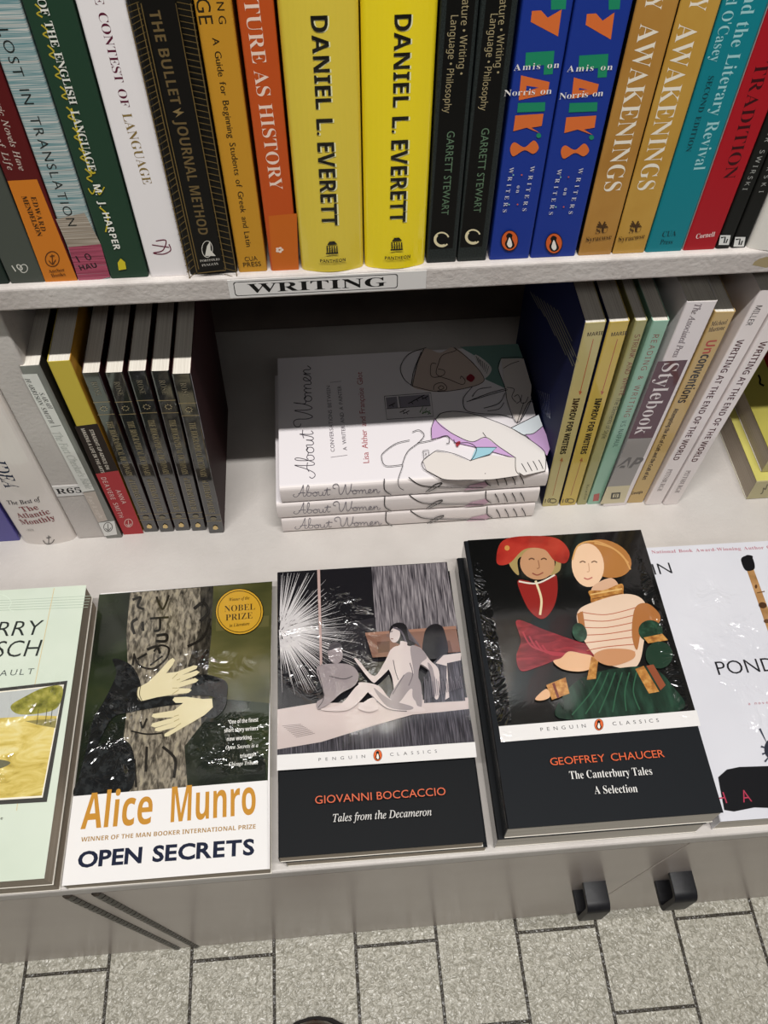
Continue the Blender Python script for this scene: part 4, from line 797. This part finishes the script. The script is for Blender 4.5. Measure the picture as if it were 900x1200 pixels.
c.poly([(202, 216), (232, 214), (264, 224), (300, 208), (322, 196), (326, 250), (312, 300), (282, 332), (250, 318), (224, 280)], '#8a2420', True); c.stroke([(258, 214), (276, 270), (272, 320)], 7, '#d9c8a0', True); c.stroke([(206, 216), (262, 222), (318, 196)], 5, '#d8cfc0', True)
c.poly([(200, 336), (286, 366), (370, 396), (440, 420), (442, 446), (340, 456), (270, 480), (214, 494), (198, 450), (212, 400)], noisy('painted crimson silk', ['#561018', '#7c2029', '#9c3038'], (50, 160, 50), 4, 'couple', dist=1), True)
for k in range(4): c.stroke([(218 + 20 * k, 372 + 14 * k), (250 + 20 * k, 420 + 8 * k), (330 + 18 * k, 440)], 5, '#a23440', True)
c.ell(476, 146, 82, 56, '#a8703a', 20); c.ell(420, 166, 50, 68, '#e2bd9c', -6)
for x in (404, 440): c.stroke([(x - 9, 158), (x, 154), (x + 9, 158)], 3.5, '#6a4a34', True)
c.stroke([(422, 160), (424, 184), (417, 187)], 2.5, '#c09272', True); c.stroke([(408, 206), (420, 210), (434, 204)], 4, '#b4645a', True)
c.poly([(440, 228), (492, 206), (512, 236), (436, 254)], '#cfa688', True)
for q in ([(372, 150), (392, 104), (450, 94), (520, 130), (552, 180)], [(440, 98), (500, 116), (546, 160)]): c.stroke(q, 5, '#c9975a', True)
c.poly([(424, 246), (470, 244), (524, 224), (530, 250), (526, 268), (480, 280), (434, 284), (428, 266)], oc, True); c.stroke([(428, 258), (526, 240)], 4, '#d8b070'); c.stroke([(432, 272), (527, 254)], 3, '#7a4a24')
c.poly([(388, 312), (430, 284), (540, 256), (600, 290), (594, 400), (566, 484), (470, 470), (420, 420), (392, 360)], '#dcc0a8', True)
for k in range(7): c.stroke([(396 + 4 * k, 312 + 24 * k), (480, 320 + 20 * k), (590 - 4 * k, 292 + 24 * k)], 2.6, '#b0644a', True)
c.poly([(566, 300), (604, 286), (642, 320), (636, 350), (590, 360), (572, 430), (556, 380)], '#a56a3a', True); c.poly([(386, 318), (404, 310), (414, 380), (392, 360)], '#a56a3a')
c.ell(614, 372, 38, 34, gn, 12); c.poly([(592, 392), (650, 380), (668, 400), (606, 410)], oc); c.ell(640, 446, 42, 42, '#1c3527', 8); c.ell(394, 376, 22, 30, gn, -20)
c.poly([(330, 642), (352, 560), (420, 508), (520, 486), (620, 486), (680, 540), (716, 612), (560, 634)], noisy('painted green skirt', ['#0f1d16', '#1a3226', '#264636'], (180, 50, 50), 4, 'couple'), True)
for k in range(6): c.stroke([(370 + 42 * k, 632 - 3 * k), (430 + 26 * k, 560), (460 + 22 * k, 500)], 4, '#2f5a42', True)
c.poly([(566, 490), (592, 480), (640, 560), (608, 566)], oc); c.poly([(600, 480), (622, 476), (660, 540), (644, 556)], '#8a4a30')
c.poly([(312, 466), (336, 456), (360, 436), (400, 442), (434, 452), (432, 486), (392, 498), (340, 490)], sk, True); c.poly([(430, 452), (452, 456), (444, 520), (416, 524)], oc); c.poly([(438, 446), (480, 428), (556, 432), (560, 458), (500, 480), (456, 470)], '#c08a62', True)
c.poly([(290, 540), (350, 516), (362, 566), (308, 586)], oc); c.stroke([(312, 534), (328, 580)], 8, '#6a2c22'); c.poly([(256, 582), (290, 552), (302, 576), (276, 588)], sk, True)
band(c, [(143, 668), (755, 618), (768, 666), (150, 717)], ((272, 678), (412, 666)), ((495, 660), (638, 649)), (453, 663, 13, 17))
c.text('GEOFFREY CHAUCER', (302, 778), (654, 752), 23, '#d8643f', 'g'); c.text('The Canterbury Tales', (362, 820), (616, 806), 24, '#e4e2de', 's'); c.text('A Selection', (438, 866), (571, 860), 24, '#e4e2de', 's'); b.done()

# white paperback at the right
LILAC = noisy('pale lilac print', ['#cfcfd6', '#d8d8de'], (14, 14, 14), 3, 'pipe')
b = flat('white paperback with a bamboo pipe and black ink splash, right on the ledge', GD, .3010, .2315, 0, .152, .2030, .0185, -.6, LILAC, '#c8c8ce', fin='pipe', page=PAPER_W); c = b.front((740, 620, 3.333))
c.text('National Book Award-Winning Author', (78, 90), (516, 72), 12, '#b06a76', 'sb'); c.text('OF', (528, 71), (556, 70), 12, '#b06a76', 'sb'); c.text('IN', (84, 158), (154, 152), 42, '#26262a', 'gl')
c.poly([(450, 160), (476, 154), (640, 600), (606, 610)], noisy('bamboo print', ['#7a5a38', '#a97f50', '#b98f60'], (60, 60, 60), 4, 'pipe')); c.poly([(428, 124), (436, 108), (462, 104), (476, 120), (480, 156), (446, 162)], '#17171a', True); c.stroke([(440, 118), (450, 104), (472, 108), (462, 122)], 4, '#17171a', True)
c.ell(512, 298, 16, 12, '#4a3220', 10); c.ell(486, 225, 5, 8, '#5a3c24'); c.ell(528, 360, 12, 8, '#5f4026'); c.stroke([(490, 250), (520, 244)], 4, '#6a4a2c')
c.text('POND', (332, 545), (560, 528), 52, '#1e1e22', 'gl'); c.text('PON'[:1] + 'ERS', (590, 526), (800, 512), 52, '#1e1e22', 'gl'); c.text('a novel', (455, 683), (540, 677), 10, '#c07a84', 'n')
c.poly([(338, 970), (372, 940), (420, 930), (480, 928), (540, 926), (700, 910), (700, 1080), (540, 1090), (480, 1088), (400, 1104), (362, 1098), (345, 1010)], '#141417')
for q in ([(500, 780), (530, 840)], [(505, 850), (540, 860)], [(510, 880), (545, 868)], [(520, 910), (545, 880)]): c.stroke(q, 8, '#3f4350', taper=True)
c.ell(548, 860, 30, 40, '#2c2f3a'); c.text('H', (334, 1054), (366, 1050), 44, '#b03a52', 'gl'); c.text('A', (428, 1046), (462, 1042), 48, '#b03a52', 'gl'); b.done()

# ---------------------------------------------------------------- shoe tip on the floor
LEA = noisy('brown leather', ['#2c160c', '#3b1e10', '#4a2a18'], (40, 40, 40), 4, 'gloss'); SOLE = ink('#1b1512', 'matte')
sh = thing('shoe', 'brown leather shoe whose toe just shows on the floor at the bottom edge', 'shoe', (-.0555, .0240, FLOOR_Z))
def shoe():
    sec = []   # (y, half width, top height)
    for y, w, h in ((.050, .002, .022), (.0475, .014, .031), (.042, .024, .037), (.03, .034, .043), (.0, .043, .05), (-.04, .047, .06), (-.08, .043, .078), (-.12, .037, .095), (-.17, .035, .1), (-.21, .034, .1), (-.232, .026, .098), (-.24, .008, .09)): sec.append((y, w, h))
    mb = MB(); n = 14; vs = []
    for y, w, h in sec:
        for k in range(n): a = math.pi * k / (n - 1); vs.append((w * math.cos(a) * (1 + .12 * math.sin(a)), y, .012 + (h - .012) * max(0, math.sin(a)) ** .75))
    fs = [(i * n + k, i * n + k + 1, (i + 1) * n + k + 1, (i + 1) * n + k) for i in range(len(sec) - 1) for k in range(n - 1)]
    mb.add(vs, fs + [list(range(n)), list(range(len(vs) - n, len(vs)))], LEA, True); mb.build('upper', sh)
    m2 = MB(); out = [(w + .003, y + (.003 if y > 0 else -.003)) for y, w, h in sec]; prof = [(x, y) for x, y in out] + [(-x, y) for x, y in reversed(out)]
    m2.extrude(prof, .0002, .013, 'z', SOLE); m2.build('sole', sh)
    m3 = MB()
    for k in range(4):
        y = -.045 - .016 * k; z = .066 + .0065 * k
        m3.extrude([(y, z), (y + .004, z + .002), (y + .004, z + .005), (y, z + .005)], -.018, .018, 'x', SOLE)
    m3.build('laces', sh)
shoe()
